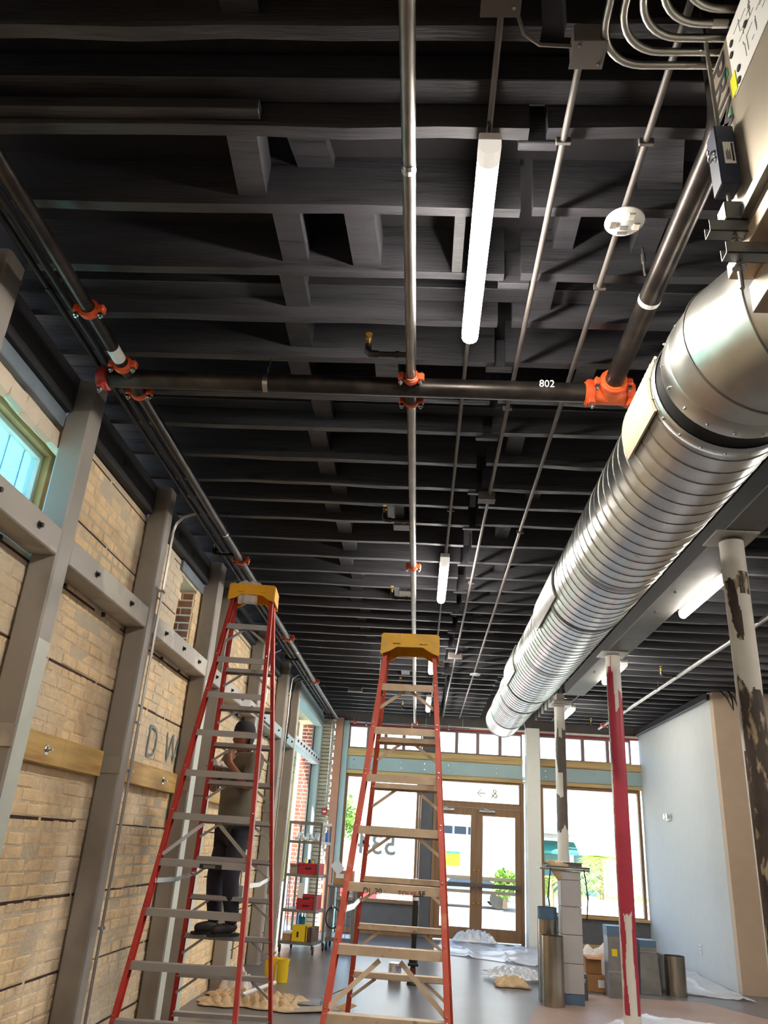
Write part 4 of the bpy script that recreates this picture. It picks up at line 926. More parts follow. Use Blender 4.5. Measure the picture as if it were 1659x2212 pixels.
# hands grown on the same body: palm and five fingers each
def hand(wr, dirv, side, spread, curl):
    dirv = dirv.normalized(); side = side.normalized(); nrm = dirv.cross(side).normalized(); base = len(pts)
    palm = wr + dirv * .05; pts.append(palm); rad.append((.022, .03))
    for k in range(4):
        o = (k - 1.5) * .019; ln = (.062, .072, .068, .052)[k]
        a = palm + dirv * .035 + side * o; b_ = a + (dirv + side * spread * (k - 1.5) * .25).normalized() * ln * .55 + nrm * curl * .012; e_ = b_ + (dirv * .7 + nrm * curl).normalized() * ln * .5
        i = len(pts); pts.extend([a, b_, e_]); rad.extend([.0095, .0088, .0075]); ed.extend([(base, i), (i, i + 1), (i + 1, i + 2)])
    a = palm - dirv * .015 - side * .03; b_ = a - side * .025 + dirv * .025; i = len(pts); pts.extend([a, b_, b_ + dirv * .025 - side * .004]); rad.extend([.012, .0105, .009]); ed.extend([(base, i), (i, i + 1), (i + 1, i + 2)])
    return base
h1 = hand(LWR, (B(.155, .03, 2.37) - LWR), -FW * .3 + LF * .2 - Vector((0, 0, .0)) + FW * .9, .6, .5); ed.append((10, h1))
h2 = hand(RWR, FW * .6 + LF * .75 + Vector((0, 0, .12)), FW * .7 - LF * .5, .5, .5); ed.append((15, h2))
link('body', skin_mesh('body', pts, ed, rad, skin_m), person); body = bpy.data.objects['body']
# head
def headmesh():
    mb = MB(); n, m_ = 20, 16; vs = []
    for i in range(m_ + 1):
        t = i / m_; zz = 2.365 + .235 * t
        prof = [(.0, .045, .030), (.12, .066, .048), (.25, .075, .058), (.45, .084, .066), (.62, .088, .072), (.8, .082, .068), (.93, .056, .048), (1, .01, .01)]
        for (t0, a0, b0), (t1, a1, b1) in zip(prof, prof[1:]):
            if t0 <= t <= t1: k = (t - t0) / (t1 - t0); a = a0 + (a1 - a0) * k; b = b0 + (b1 - b0) * k
        cf = .03 + .012 * math.sin(t * 3) - .02 * t * t
        for k in range(n):
            an = 2 * math.pi * k / n; f = math.cos(an) * a; l = math.sin(an) * b
            if abs(math.sin(an)) < .32 and math.cos(an) > 0:
                f += .026 * math.exp(-((t - .40) / .07) ** 2) * (1 - abs(math.sin(an)) * 2.6) - .008 * math.exp(-((t - .52) / .04) ** 2) + .008 * math.exp(-((t - .2) / .045) ** 2) + .012 * math.exp(-((t - .02) / .05) ** 2)
            vs.append(B(cf + f, l, zz))
    fs = [(i * n + k, i * n + (k + 1) % n, (i + 1) * n + (k + 1) % n, (i + 1) * n + k) for i in range(m_) for k in range(n)] + [tuple(range(n))]
    return mb.add(vs, fs)
hd_ = headmesh().build('head', skin_m, person, 80)
for s in (-1, 1):
    MB().ball(B(.098, .027 * s, 2.487), .010, 10, 8).build('eye', whiteplas_m, hd_); MB().ball(B(.1065, .027 * s, 2.487), .004, 8, 6).build('pupil', ink_m, hd_)
    MB().bar(B(.108, .014 * s, 2.507), B(.098, .045 * s, 2.506), .006, .007).build('eyebrow', hair_m, hd_)
    MB().ball(B(.018, .070 * s, 2.47), .026, 10, 8, (.7, .35, 1.1)).build('ear', skin_m, hd_)
MB().bar(B(.1175, -.022, 2.416), B(.1175, .022, 2.416), .008, .007).build('mouth', mat('lip', (120, 66, 60), .5), hd_)
mb = MB()
hv = []
for i in range(9):
    t = i / 8; z = 2.36 + .20 * t; a = .045 + .05 * math.sin(min(1, t * 1.3) * 1.57); b = .035 + .042 * math.sin(min(1, t * 1.3) * 1.57)
    hv += [B(.005 + a * math.cos(an) * (1 if math.cos(an) < 0 else .25), b * math.sin(an), z) for an in [math.pi * .42 + k * math.pi * 1.16 / 12 for k in range(13)]]
mb.add(hv, [(i * 13 + k, i * 13 + k + 1, (i + 1) * 13 + k + 1, (i + 1) * 13 + k) for i in range(8) for k in range(12)]).build('hair', hair_m, person, 80)
mb = MB(); cv = []
for i in range(9):
    t = i / 8; z = 2.535 + .105 * math.sin(t * math.pi / 2); a = .104 * math.cos(t * math.pi / 2) ** .6 + .002; b = .086 * math.cos(t * math.pi / 2) ** .6 + .002
    cv += [B(.018 + a * math.cos(2 * math.pi * k / 20), b * math.sin(2 * math.pi * k / 20), z) for k in range(20)]
cap_ = mb.add(cv, [(i * 20 + k, i * 20 + (k + 1) % 20, (i + 1) * 20 + (k + 1) % 20, (i + 1) * 20 + k) for i in range(8) for k in range(20)] + [tuple(range(160, 180))]).build('cap', black_m, person, 80)
bv = []
for i in range(9):
    an = -.9 + 1.8 * i / 8; bv += [B(.018 - .1 * math.cos(an), .082 * math.sin(an), 2.54), B(.018 - (.1 + .065 * math.cos(an)) * math.cos(an) ** .3, .078 * math.sin(an), 2.52), B(.018 - .1 * math.cos(an), .082 * math.sin(an), 2.532)]
MB().add(bv, [(i * 3 + k, i * 3 + (k + 1) % 3, i * 3 + 3 + (k + 1) % 3, i * 3 + 3 + k) for i in range(8) for k in range(3)]).build('brim', black_m, cap_)
link('mask_band', skin_mesh('mask_band', [B(-.01, .060, 2.52), B(.0, .070, 2.46), B(.0, .064, 2.40), B(-.03, .05, 2.35)], [(0, 1), (1, 2), (2, 3)], [(.02, .035), (.018, .04), (.018, .045), (.02, .04)], black_m), person)
# clothing
sp_ = [B(.0, 0, 1.655), B(.0, 0, 1.92), B(.01, 0, 2.12), B(0, 0, 2.29), NCK - Vector((0, 0, .02)), LSH, LSH + (LEL - LSH) * .55, LSH + (LEL - LSH) * .85, RSH, RSH + (REL - RSH) * .55, RSH + (REL - RSH) * .85]
link('shirt', skin_mesh('shirt', sp_, [(0, 1), (1, 2), (2, 3), (3, 4), (3, 5), (5, 6), (6, 7), (3, 8), (8, 9), (9, 10)], [.19, .165, .18, .13, .07, .088, .082, .084, .088, .082, .084], shirt_m), person)
jp = [PEL - Vector((0, 0, .03)), LHP, (LHP + LKN) / 2, LKN, (LKN + LAN) / 2, LAN + Vector((0, 0, .06)), LAN - Vector((0, 0, .02)), RHP, (RHP + RKN) / 2, RKN, (RKN + RAN) / 2, RAN + Vector((0, 0, .06)), RAN - Vector((0, 0, .02))]
link('jeans', skin_mesh('jeans', jp, [(0, 1), (1, 2), (2, 3), (3, 4), (4, 5), (5, 6), (0, 7), (7, 8), (8, 9), (9, 10), (10, 11), (11, 12)], [.12, .10, .092, .078, .075, .062, .068, .10, .092, .078, .075, .062, .068], jeans_m), person)
for an, yw in ((LAN, .0), (RAN, .1)):
    ft = FW + LF * yw; ft.normalize(); g_ = Vector((0, 0, FZ - an.z))
    b0 = an + Vector((0, 0, -.0)); bp_ = [b0, Vector((an.x, an.y, FZ + .055)) - ft * .035, Vector((an.x, an.y, FZ + .05)) + ft * .06, Vector((an.x, an.y, FZ + .042)) + ft * .14, Vector((an.x, an.y, FZ + .038)) + ft * .19]
    link('boot', skin_mesh('boot', bp_, [(0, 1), (1, 2), (2, 3), (3, 4)], [.05, .048, .045, .042, .034], boot_m), person)
    s0 = Vector((an.x, an.y, FZ)); sv = [(-.08, -.03), (-.06, -.04), (.08, -.042), (.17, -.04), (.215, -.02), (.215, .02), (.17, .04), (.08, .042), (-.06, .04), (-.08, .03)]
    sl = Vector((0, 0, 1)).cross(ft); MB().prism(sv, lambda a, b, d: s0 + ft * a + sl * b + Vector((0, 0, d)), -.008, .016).build('sole', rubber_m, person)
rc = RWR + FW * .06 + LF * .10 + Vector((0, 0, .03))
cloth('rag', 'crumpled pale rag held in the hand of the person on the ladder', 'rag', (rc.x, rc.y, rc.z - .01), .085, .06, .05, rag_m, 9, 14, 12, None, freq=4)

# ================================================================ WALL CONDUITS, SMALL FIXTURES
for k, y in enumerate((6.062, 6.088)):
    t = thing('wall_conduit', ['bright thin conduit running down the second post to a floor box', 'second thin conduit right beside it on the same post'][k], 'conduit', (-2.17, y, 2))
    MB().tube([(-2.165, y, .34), (-2.165, y, 4.0), (-2.15, y, 4.07), (-2.10, y, 4.13), (-2.0, y + .01, 4.17)], .007, 10).build('tube', emt_m, t, 40)
    for z in (1.0, 2.4, 3.45): MB().bbox(-2.185, -2.152, y - .02, y + .02, z, z + .02, .002).build('strap', zinc_m, t)
t = thing('junction_box', 'small metal outlet box low on the second post at the conduits lower end', 'electrical box', (-2.17, 6.09, .2))
MB().bbox(-2.20, -2.12, 6.04, 6.14, .22, .34, .005).build('body', zinc_m, t); MB().bbox(-2.119, -2.115, 6.045, 6.135, .225, .335, .001).build('cover', galvd_m, t)
for k, y in enumerate((10.68, 12.85)):
    t = thing('wall_conduit', ['thin conduit on the post behind the tall ladder, with a sagging cable at its top', 'thin white cable drop on the post with the bent cable bundle'][k], 'conduit', (-2.17, y, 2))
    MB().tube([(-2.165, y, .3), (-2.165, y, 3.9), (-2.15, y, 4.1), (-2.06, y + .05, 4.19)], .011, 8).build('tube', emt_m, t, 40)
    MB().tube([(-2.165, y + .06, 3.0), (-2.13, y + .05, 3.5), (-2.15, y + .06, 3.75), (-2.1, y + .1, 4.05), (-2.05, y + .3, 4.15)], .012, 8).build('cable', rubber_m if k else emt_m, t, 40)
    MB().bbox(-2.185, -2.12, y - .05, y + .05, .9, 1.1, .004).build('outlet_box', galvd_m, t)
t = thing('fire_alarm', 'small red fire alarm pull box on the far left brick edge', 'alarm', (-1.99, 17.85, 2.3))
MB().bbox(-2.05, -1.94, 17.84, 17.90, 2.2, 2.34, .008).build('body', red_m, t); MB().bbox(-2.03, -1.96, 17.825, 17.84, 2.25, 2.28, .003).build('handle', label_m, t); MB().tube([(-1.99, 17.87, 2.34), (-1.99, 17.87, 4.2)], .01, 8).build('conduit_drop', emt_m, t)
t = thing('wall_light', 'small twin-head emergency light on the white wall', 'light', (4.74, 16.1, 2.48))
MB().bbox(4.72, 4.778, 16.0, 16.22, 2.43, 2.54, .01).build('body', whiteplas_m, t)
for y in (16.03, 16.19): MB().lathe([(.05, 0), (.04, .05), (.02, .07)], (4.69, y, 2.5), 'x', 14).build('lamp_head', zinc_m, t, 40)
t = thing('wall_outlet', 'pale outlet plate low on the white wall', 'outlet', (4.77, 14.95, .4))
MB().bbox(4.772, 4.779, 14.90, 15.0, .34, .48, .002).build('plate', mat('ivory', (206, 202, 190), .5), t)
for z in (.38, .43): MB().bbox(4.770, 4.772, 14.93, 14.97, z, z + .022, .001).build('socket', greyink_m, t)
t = thing('hung_cables', 'loop of black cables hanging at the top edge of the beige wall', 'cable', (5.0, 13.2, 4.2))
for k in range(3): MB().tube([(4.9 + .12 * k, 13.22, JB + .02), (4.95 + .12 * k, 13.1, 4.22), (5.03 + .1 * k, 13.08, 4.02), (5.06 + .12 * k, 13.16, 4.2), (5.04 + .12 * k, 13.22, JB + .02)], .012, 8).build('cable', rubber_m, t, 60)

# ================================================================ SHELF CART AND CONTENTS
cart = thing('shelf_cart', 'tall galvanised rolling shelf cart loaded with red crates by the left wall', 'cart', (-1.85, 14.4, 0))
c00, c10 = Vector((-2.14, 14.18, 0)), Vector((-1.60, 14.12, 0)); dv = Vector((.10, .60, 0)); c01, c11 = c00 + dv, c10 + dv
for p in (c00, c10, c01, c11):
    MB().bar(p + Vector((0, 0, .13)), p + Vector((0, 0, 1.95)), .035, .035).build('post', galvd_m, cart)
    MB().lathe([(.055, -.014), (.06, -.008), (.06, .008), (.055, .014)], p + Vector((.02, 0, .06)), 'x', 16).bar(p + Vector((0, 0, .07)), p + Vector((0, 0, .14)), .05, .02).build('caster', tyre_m, cart, 40)
R = random.Random(2)
q = MB()
for k in range(44): q.bbox(c10.x - .007, c10.x + .007, c10.y - .019, c10.y - .0176, .2 + k * .04, .215 + k * .04, .0004)
q.build('punched_slots', ink_m, cart)
shelf_z = (.15, .61, 1.13, 1.64, 1.94)
for i, z in enumerate(shelf_z):
    mb = MB()
    for a, b in ((c00, c10), (c01, c11), (c00, c01), (c10, c11)): mb.bar(a + Vector((0, 0, z)), b + Vector((0, 0, z)), .03, .045)
    if i < 4: mb.add([c00 + Vector((0, 0, z + .012)), c10 + Vector((0, 0, z + .012)), c11 + Vector((0, 0, z + .012)), c01 + Vector((0, 0, z + .012)), c00 + Vector((0, 0, z + .02)), c10 + Vector((0, 0, z + .02)), c11 + Vector((0, 0, z + .02)), c01 + Vector((0, 0, z + .02))], [(0, 3, 2, 1), (4, 5, 6, 7), (0, 1, 5, 4), (1, 2, 6, 5), (2, 3, 7, 6), (3, 0, 4, 7)])
    mb.build('shelf', galvd_m, cart)
ux = (c10 - c00).normalized(); uy = dv.normalized()
def on(u, v, z): return c00 + ux * u + uy * v + Vector((0, 0, z))
def obox(u0, u1, v0, v1, z0, z1, mb=None):
    mb = mb or MB(); vs = [on(u, v, z) for u in (u0, u1) for v in (v0, v1) for z in (z0, z1)]
    return mb.add(vs, [(0, 1, 3, 2), (4, 6, 7, 5), (0, 4, 5, 1), (2, 3, 7, 6), (0, 2, 6, 4), (1, 5, 7, 3)])
def crate(lab, u0, u1, z, h):
    t = thing('crate', lab, 'crate', on((u0 + u1) / 2, .2, z))
    mb = obox(u0, u1, .03, .045, z, z + h); obox(u0, u1, .395, .41, z, z + h, mb); obox(u0, u0 + .015, .045, .395, z, z + h, mb); obox(u1 - .015, u1, .045, .395, z, z + h, mb); obox(u0 + .015, u1 - .015, .045, .395, z, z + .01, mb)
    mb.build('body', crate_m, t); obox(u0 - .008, u1 + .008, .015, .03, z + h - .025, z + h).build('rim', crate_m, t); obox((u0 + u1) / 2 - .05, (u0 + u1) / 2 + .05, .022, .0295, z + h * .45, z + h * .62).build('hand_hole', ink_m, t)
    return t
crate('red plastic crate on the middle shelf of the cart', .20, .53, 1.152, .17)
crate('red plastic crate lower of two on the second shelf of the cart', .22, .53, .632, .10); crate('red plastic crate upper of two on the second shelf of the cart', .22, .53, .734, .11)
for k in range(5):
    c_ = on(.27 + k * .055, .2, 1.17); t = thing('paint_tin', '%s tin in the middle red crate, number %s from its left end' % (['brass', 'black', 'second brass', 'silver', 'brown'][k], ['one', 'two', 'three', 'four', 'five'][k]), 'tin', c_, 'tins in the middle crate')
    MB().lathe([(.022, 0), (.022, .2), (.018, .205)], c_, 'z', 12).build('can', [brass_m, rubber_m, brass_m, galvd_m, box_m][k], t, 40); MB().lathe([(.02, .206), (.02, .215)], c_, 'z', 12).build('lid', zinc_m, t)
t = thing('carton', 'grey carton on the middle shelf left of the red crate', 'carton', on(.12, .2, 1.152)); obox(.05, .18, .05, .35, 1.152, 1.30).build('body', mat('grey_carton', (150, 138, 128), .8), t); obox(.048, .182, .02, .05, 1.28, 1.305).build('flap', box_m, t)
t = thing('yellow_carton', 'bright yellow carton on the bottom shelf of the cart', 'carton', on(.33, .2, .17)); obox(.19, .44, .03, .4, .172, .40).build('body', ybox_m, t); obox(.41, .425, .0285, .03, .172, .40).build('stripe', ink_m, t); obox(.27, .30, .0285, .03, .23, .31).build('printed_figure', ink_m, t); obox(.45, .53, .03, .4, .172, .38).build('side_flap', mat('brown_flap', (96, 70, 58), .8), t)
t = thing('small_carton', 'small brown carton with pale lid left on the cart bottom shelf', 'carton', on(.1, .2, .17)); obox(.03, .17, .05, .3, .172, .27).build('body', box_m, t); obox(.028, .172, .048, .302, .271, .30).build('lid', label_m, t)
for i, (u, z, m, lab, h) in enumerate([(.25, .172 + .235, blue_m, 'blue spray can on the cart above the yellow carton', .15), (.31, .172 + .235, teal_m, 'teal spray can on the cart above the yellow carton', .14), (.52, 1.662, blue_m, 'blue bottle on the top right of the cart', .19)]):
    c_ = on(u, .2 if i < 2 else .45, z); t = thing('bottle', lab, 'bottle', c_); MB().lathe([(.028, 0), (.03, .01), (.03, h * .7), (.012, h * .85), (.012, h)], c_, 'z', 14).build('body', m, t, 40); MB().lathe([(.016, h), (.016, h + .03), (.008, h + .035)], c_, 'z', 10).build('cap', whiteplas_m, t)
for k in range(3):
    c_ = on(.12 + .15 * k, .25, 1.662); cloth('plastic_bag', ['white plastic bag at left on the cart top shelf', 'white plastic bag in the middle of the cart top shelf', 'white plastic bag at right on the cart top shelf'][k], 'bag', c_, .07, .12, .12, whiteplas_m, 20 + k, 12, 12, None, freq=4)
c_ = on(.3, .25, .41); cloth('plastic_bag', 'crumpled white bag behind the cans on the cart bottom', 'bag', (c_.x, c_.y + .2, .19), .18, .1, .16, whiteplas_m, 31, 14, 12, None, freq=5)
for k in range(2):
    t = thing('blue_strip', ['long blue strip leaning on the cart left side, front', 'long blue strip leaning on the cart left side, rear'][k], 'strip', on(.03, .1 + .1 * k, .2)); MB().bar(on(.035 + .03 * k, .08 + .08 * k, .18), on(.03, .08 + .08 * k, 1.10), .025, .008).build('strip', blue_m, t); MB().bar(on(.03, .08 + .08 * k, 1.101), on(.03, .08 + .08 * k, 1.115), .027, .01).build('end_clip', whiteplas_m, t)
t = thing('white_panel', 'white card hanging on the cart between the shelves', 'card', on(.28, .0, .95)); MB().bar(on(.28, -.025, .80), on(.30, -.03, 1.02), .09, .004, up=(0, 1, 0)).build('card', label_m, t); MB().tube([on(.30, -.03, 1.02), on(.30, -.022, 1.10)], .003, 6).build('string', zinc_m, t)
# low utility cart
uc = thing('utility_cart', 'low grey utility cart with wire side and flat top beside the shelf cart', 'cart', (-1.2, 15.1, 0))
for x in (-1.44, -1.02):
    for y in (14.85, 15.45): MB().bar((x, y, .12), (x, y, .96), .05, .05).build('post', galvd_m, uc); MB().lathe([(.055, -.018), (.06, -.01), (.06, .01), (.055, .018)], (x, y, .06), 'x', 16).bar((x, y, .08), (x, y, .13), .05, .02).build('caster', tyre_m, uc, 40)
MB().bbox(-1.50, -.96, 14.8, 15.5, .96, .99, .004).build('top', galvd_m, uc); MB().bbox(-1.48, -.98, 14.83, 15.47, .14, .2, .004).build('shelf', galvd_m, uc); MB().bbox(-1.45, -1.36, 14.82, 14.86, .2, .95, .003).build('end_panel', galvd_m, uc)
q = MB()
for k in range(6): q.tube([(-1.34, 14.85, .28 + k * .12), (-1.04, 14.85, .28 + k * .12)], .005, 6)
for k in range(4): q.tube([(-1.3 + k * .08, 14.85, .2), (-1.3 + k * .08, 14.85, .95)], .005, 6)
q.build('wire_side', zinc_m, uc)
t = thing('cable_coil', 'dark coil of cable hanging on the low utility cart', 'cable coil', (-1.40, 14.78, .45))
MB().tube([(-1.36 + .12 * math.cos(a), 14.775 + .006 * math.sin(a * .33), .50 + .16 * math.sin(a)) for a in [i * .35 for i in range(56)]], .012, 8).build('coil', rubber_m, t, 60); MB().bbox(-1.375, -1.345, 14.755, 14.80, .63, .70, .004).build('tie', zinc_m, t)
t = thing('carton', 'open tan carton with white tag on the low utility cart', 'carton', (-1.3, 15.2, 1.0)); MB().bbox(-1.42, -1.08, 15.0, 15.4, .992, 1.22, .004).build('body', box_m, t); MB().bar((-1.42, 14.99, 1.22), (-1.30, 14.96, 1.33), .2, .006, up=(0, 1, 0)).build('flap', label_m, t); MB().bbox(-1.38, -1.24, 14.992, 14.999, 1.10, 1.17, .001).build('tag', label_m, t)
t = thing('clamp_lamp', 'white flat arm tool lying on the utility cart near the second ladder', 'tool', (-1.0, 14.9, 1.0)); MB().bar((-1.1, 14.95, 1.0), (-.82, 14.75, 1.03), .04, .02).build('arm', whiteplas_m, t); MB().bbox(-1.14, -1.06, 14.9, 15.0, .992, 1.05, .006).build('head', galvd_m, t)

# ================================================================ FLOOR ITEMS
cloth('drop_cloth', 'crumpled tan canvas drop cloth on the floor under the tall ladder', 'drop cloth', (-1.72, 9.85, 0), .50, .34, .11, canvas_m, 5, 70, 54, None, freq=16)
cloth('drop_cloth', 'pale bundled cloth against the post behind the tall ladder', 'drop cloth', (-2.0, 10.30, 0), .16, .14, .3, rag_m, 6, 16, 14, None, freq=3)
cloth('drop_cloth', 'small brown crumpled paper near the upright duct pieces', 'paper', (1.38, 12.45, 0), .22, .18, .12, canvas_m, 15, 20, 18, None, freq=5)
t = thing('tube_light', 'clear cardboard tube lying across the tan drop cloth', 'tube', (-1.6, 9.7, .15)); MB().tube([(-1.72, 9.35, .16), (-1.45, 9.65, .24)], .022, 12).build('tube', whiteplas_m, t, 40); MB().tube([(-1.735, 9.333, .157), (-1.72, 9.35, .16)], .024, 12).build('end_ring', zinc_m, t, 40)
t = thing('dust_pan', 'grey metal tray with a rod handle beside the tan drop cloth', 'tray', (-1.12, 10.2, 0)); MB().bbox(-1.28, -.98, 9.95, 10.35, .003, .012, .002).bar((-1.28, 9.95, .03), (-1.28, 10.35, .03), .006, .05).bar((-.98, 9.95, .03), (-.98, 10.35, .03), .006, .05).build('tray', galvd_m, t); MB().tube([(-1.0, 10.3, .03), (-.72, 10.75, .10)], .008, 8).build('handle', doorwood_m, t)
t = thing('cardboard_sheet', 'flat cardboard sheet on the floor right of the drop cloth', 'cardboard', (-1.0, 9.75, 0)); MB().bar((-1.35, 9.55, .012), (-.72, 9.82, .03), .26, .006).build('sheet', mat('dusty_card', (150, 138, 124), .9), t); MB().bar((-.74, 9.72, .03), (-.62, 9.80, .075), .2, .006).build('flap', box_m, t)
for k, (x, y) in enumerate(((-1.80, 11.45), (-1.63, 11.35))):
    t = thing('bucket', ['yellow bucket left of two behind the tall ladder foot', 'yellow bucket right of two behind the tall ladder foot'][k], 'bucket', (x, y, 0)); MB().lathe([(.068, 0), (.078, .24), (.083, .245), (.083, .26), (.074, .26), (.066, .02)], (x, y, .002), 'z', 20).build('body', ybox_m, t, 40)
    MB().tube([(x + .083 * math.cos(a), y - .02, .23 - .09 * math.sin(a)) for a in [i * math.pi / 10 for i in range(11)]], .004, 6).build('bail', zinc_m, t)
t = thing('paint_can', 'single paint can on the shiny floor behind the second ladder', 'paint can', (-.22, 12.13, 0))
MB().lathe([(.084, 0), (.086, .004), (.086, .2), (.084, .21)], (-.22, 12.13, .001), 'z', 24).build('body', mat('cream_can', (196, 186, 170), .4, .2), t, 40); MB().lathe([(.078, .2105), (.082, .216), (.07, .218), (.0, .214)], (-.22, 12.13, .001), 'z', 24, cap=False).build('lid', zinc_m, t, 40)
MB().lathe([(.0865, .08), (.0865, .19)], (-.22, 12.13, .001), 'z', 24, cap=False).build('label', mat('purple_label', (120, 116, 150), .5, rgb2=(220, 216, 210), amt=.5, sc2=14), t, 40)
st_ = thing('pole_stand', 'black upright pole stand with clamp and red collar, behind the second ladder', 'stand', (.02, 11.95, 0))
MB().lathe([(.075, 0), (.08, .01), (.06, .05), (.05, .09)], (.02, 11.95, 0), 'z', 16).build('base', rubber_m, st_, 40); MB().tube([(.02, 11.95, .08), (.02, 11.95, 1.24)], .034, 14).build('pole', rubber_m, st_, 40)
MB().lathe([(.05, .22), (.058, .25), (.058, .36), (.05, .39)], (.02, 11.95, 0), 'z', 16).bbox(-.05, .09, 11.87, 11.93, .33, .37, .006).bbox(-.05, .09, 11.87, 11.93, .22, .255, .006).build('clamp', rubber_m, st_); MB().lathe([(.037, .10), (.04, .13), (.04, .17), (.037, .2)], (.02, 11.95, 0), 'z', 14).build('collar', mat('dark_red_collar', (96, 34, 36), .5), st_)
MB().lathe([(.038, 1.0), (.038, 1.04)], (.02, 11.95, 0), 'z', 14).build('pale_band', whiteplas_m, st_); MB().lathe([(.042, .55), (.042, .95)], (.02, 11.95, 0), 'z', 14).build('sleeve', rubber_m, st_); MB().tube([(.062, 11.94, .6), (.065, 11.94, 1.02), (.03, 11.94, 1.06)], .006, 8).build('rod', zinc_m, st_)
MB().lathe([(.036, 1.241), (.03, 1.27), (.0, 1.275)], (.02, 11.95, 0), 'z', 14, cap=False).build('cap', whiteplas_m, st_)
def sheet_cyl(lab, x, y, r, h, m, tape=0, n=28):
    t = thing('duct_piece', lab, 'duct piece', (x, y, 0)); MB().lathe([(r, .002), (r, h), (r - .004, h), (r - .004, .002)], (x, y, 0), 'z', n).build('tube', m, t, 40)
    MB().bbox(x - r - .003, x - r + .012, y - .012, y + .012, .01, h - .01, .002).build('lock_seam', galvd_m, t)
    if tape:
        MB().lathe([(r + .003, h - tape), (r + .003, h + .002)], (x, y, 0), 'z', n, cap=False).build('blue_wrap', tape_m, t, 40)
    return t
dullg = brushed('dull_tin', (176, 170, 158), .22, .12, vs=4)
sheet_cyl('tall upright tin duct piece with blue wrapped top, leftmost', 1.725, 11.42, .122, 1.06, dullg, .14); sheet_cyl('shorter upright tin duct piece in front of the tall blue-topped one', 1.74, 11.12, .135, .76, dullg)
sheet_cyl('short upright tin duct piece, left of the two by the white wall', 3.50, 13.04, .12, .47, galvd_m, 0); sheet_cyl('short upright tin duct piece, rightmost by the white wall', 3.68, 12.72, .145, .49, dullg)
ped = thing('pedestal', 'grey sectioned square pedestal with a board on top, among the duct pieces', 'pedestal', (2.02, 11.4, 0))
zs_ = [.003, .12, .45, .77, 1.09, 1.40, 1.505]
for a, b in zip(zs_, zs_[1:]): MB().bbox(1.885, 2.145, 11.28, 11.54, a, b - .004, .006).build('section', whitewrap_m if a > .01 else tape_m, ped)
t = thing('work_board', 'dark board lying across the top of the grey pedestal', 'board', (1.94, 11.4, 1.51)); MB().bbox(1.62, 2.26, 11.25, 11.6, 1.508, 1.535, .003).build('board', galvd_m, t); MB().bbox(1.7, 2.27, 11.27, 11.56, 1.536, 1.56, .003).build('upper_board', darkgrey_m, t)
t = thing('metal_block', 'dark metal block on the board over the pedestal', 'block', (2.1, 11.4, 1.56)); MB().bbox(1.95, 2.17, 11.3, 11.5, 1.562, 1.60, .004).build('block', darkgrey_m, t); MB().bbox(1.93, 2.19, 11.29, 11.51, 1.601, 1.612, .002).build('lid', galvd_m, t)
def hangb(u, v, x, y, z):
    if v < -.1: return z - (-.1 - v) * .22 * (1 - abs(u - .2)), x, y + (-.1 - v) * .1
    return z, x, y
cloth('rag', 'tan rag hanging over the front of the pedestal board', 'rag', (1.83, 11.30, 1.562), .15, .11, .05, canvas_m, 41, 16, 16, hangb, freq=4)
for k, (x0, lab) in enumerate(((1.735, 'black cord dropping from the board at the pedestal left side'), (2.20, 'thin black cord dropping from the board at the pedestal right side'))):
    t = thing('cord', lab, 'cord', (x0, 11.24, 1.2)); s_ = -1 if k == 0 else 1
    MB().tube([(x0 - .02 * s_, 11.24, 1.53), (x0, 11.235, 1.4), (x0 + .02 * s_, 11.24, 1.2), (x0 + .0 * s_, 11.25, 1.08 if k == 0 else .95)], .008, 8).build('cord', rubber_m, t, 60); MB().tube([(x0 + .014 * s_, 11.238, 1.26), (x0 + .022 * s_, 11.24, 1.18)], .012, 8).build('plug', darkgrey_m, t, 40)
def rect_duct(lab, x0, x1, y0, y1, h, m, taped=True, label=False, flare=0.0):
    t = thing('duct_piece', lab, 'duct piece', ((x0 + x1) / 2, y0, 0))
    f = flare; mb = MB()
    P = [(x0 - f, y0 - f, .003), (x1 + f, y0 - f, .003), (x1 + f, y1 + f, .003), (x0 - f, y1 + f, .003)]; Q = [(x0, y0, h), (x1, y0, h), (x1, y1, h), (x0, y1, h)]
    Pi = [(x0 - f + .006, y0 - f + .006, .003), (x1 + f - .006, y0 - f + .006, .003), (x1 + f - .006, y1 + f - .006, .003), (x0 - f + .006, y1 + f - .006, .003)]; Qi = [(x0 + .006, y0 + .006, h), (x1 - .006, y0 + .006, h), (x1 - .006, y1 - .006, h), (x0 + .006, y1 - .006, h)]
    mb.add(P + Q + Pi + Qi, [(i, (i + 1) % 4, 4 + (i + 1) % 4, 4 + i) for i in range(4)] + [(8 + i, 12 + i, 12 + (i + 1) % 4, 8 + (i + 1) % 4) for i in range(4)] + [(4 + i, 4 + (i + 1) % 4, 12 + (i + 1) % 4, 12 + i) for i in range(4)])
    mb.build('tube', m, t)
    if taped: MB().box(x0 - .004, x1 + .004, y0 - .004, y1 + .004, h - .12, h + .002).build('blue_wrap', tape_m, t)
    for z in (h * .36, h * .78): MB().box(x0 - f * .5 - .003, x1 + f * .5 + .003, y0 - f * .5 - .003, y0 - f * .5, z, z + .012).build('bead', zinc_m, t)
    if label: MB().box(x0 + .05, x0 + .12, y0 - f - .004, y0 - f * .2 - .002, h * .58, h * .68).build('yellow_tag', ybox_m, t)
    return t
rect_duct('tall grey rectangular duct piece with blue top and yellow tag, left of the red column', 2.62, 2.84, 12.05, 12.3, .85, galvd_m, True, True)
rect_duct('grey flared rectangular duct piece right of the red column', 3.2, 3.42, 12.65, 12.9, .66, galvd_m, True, False, .03)
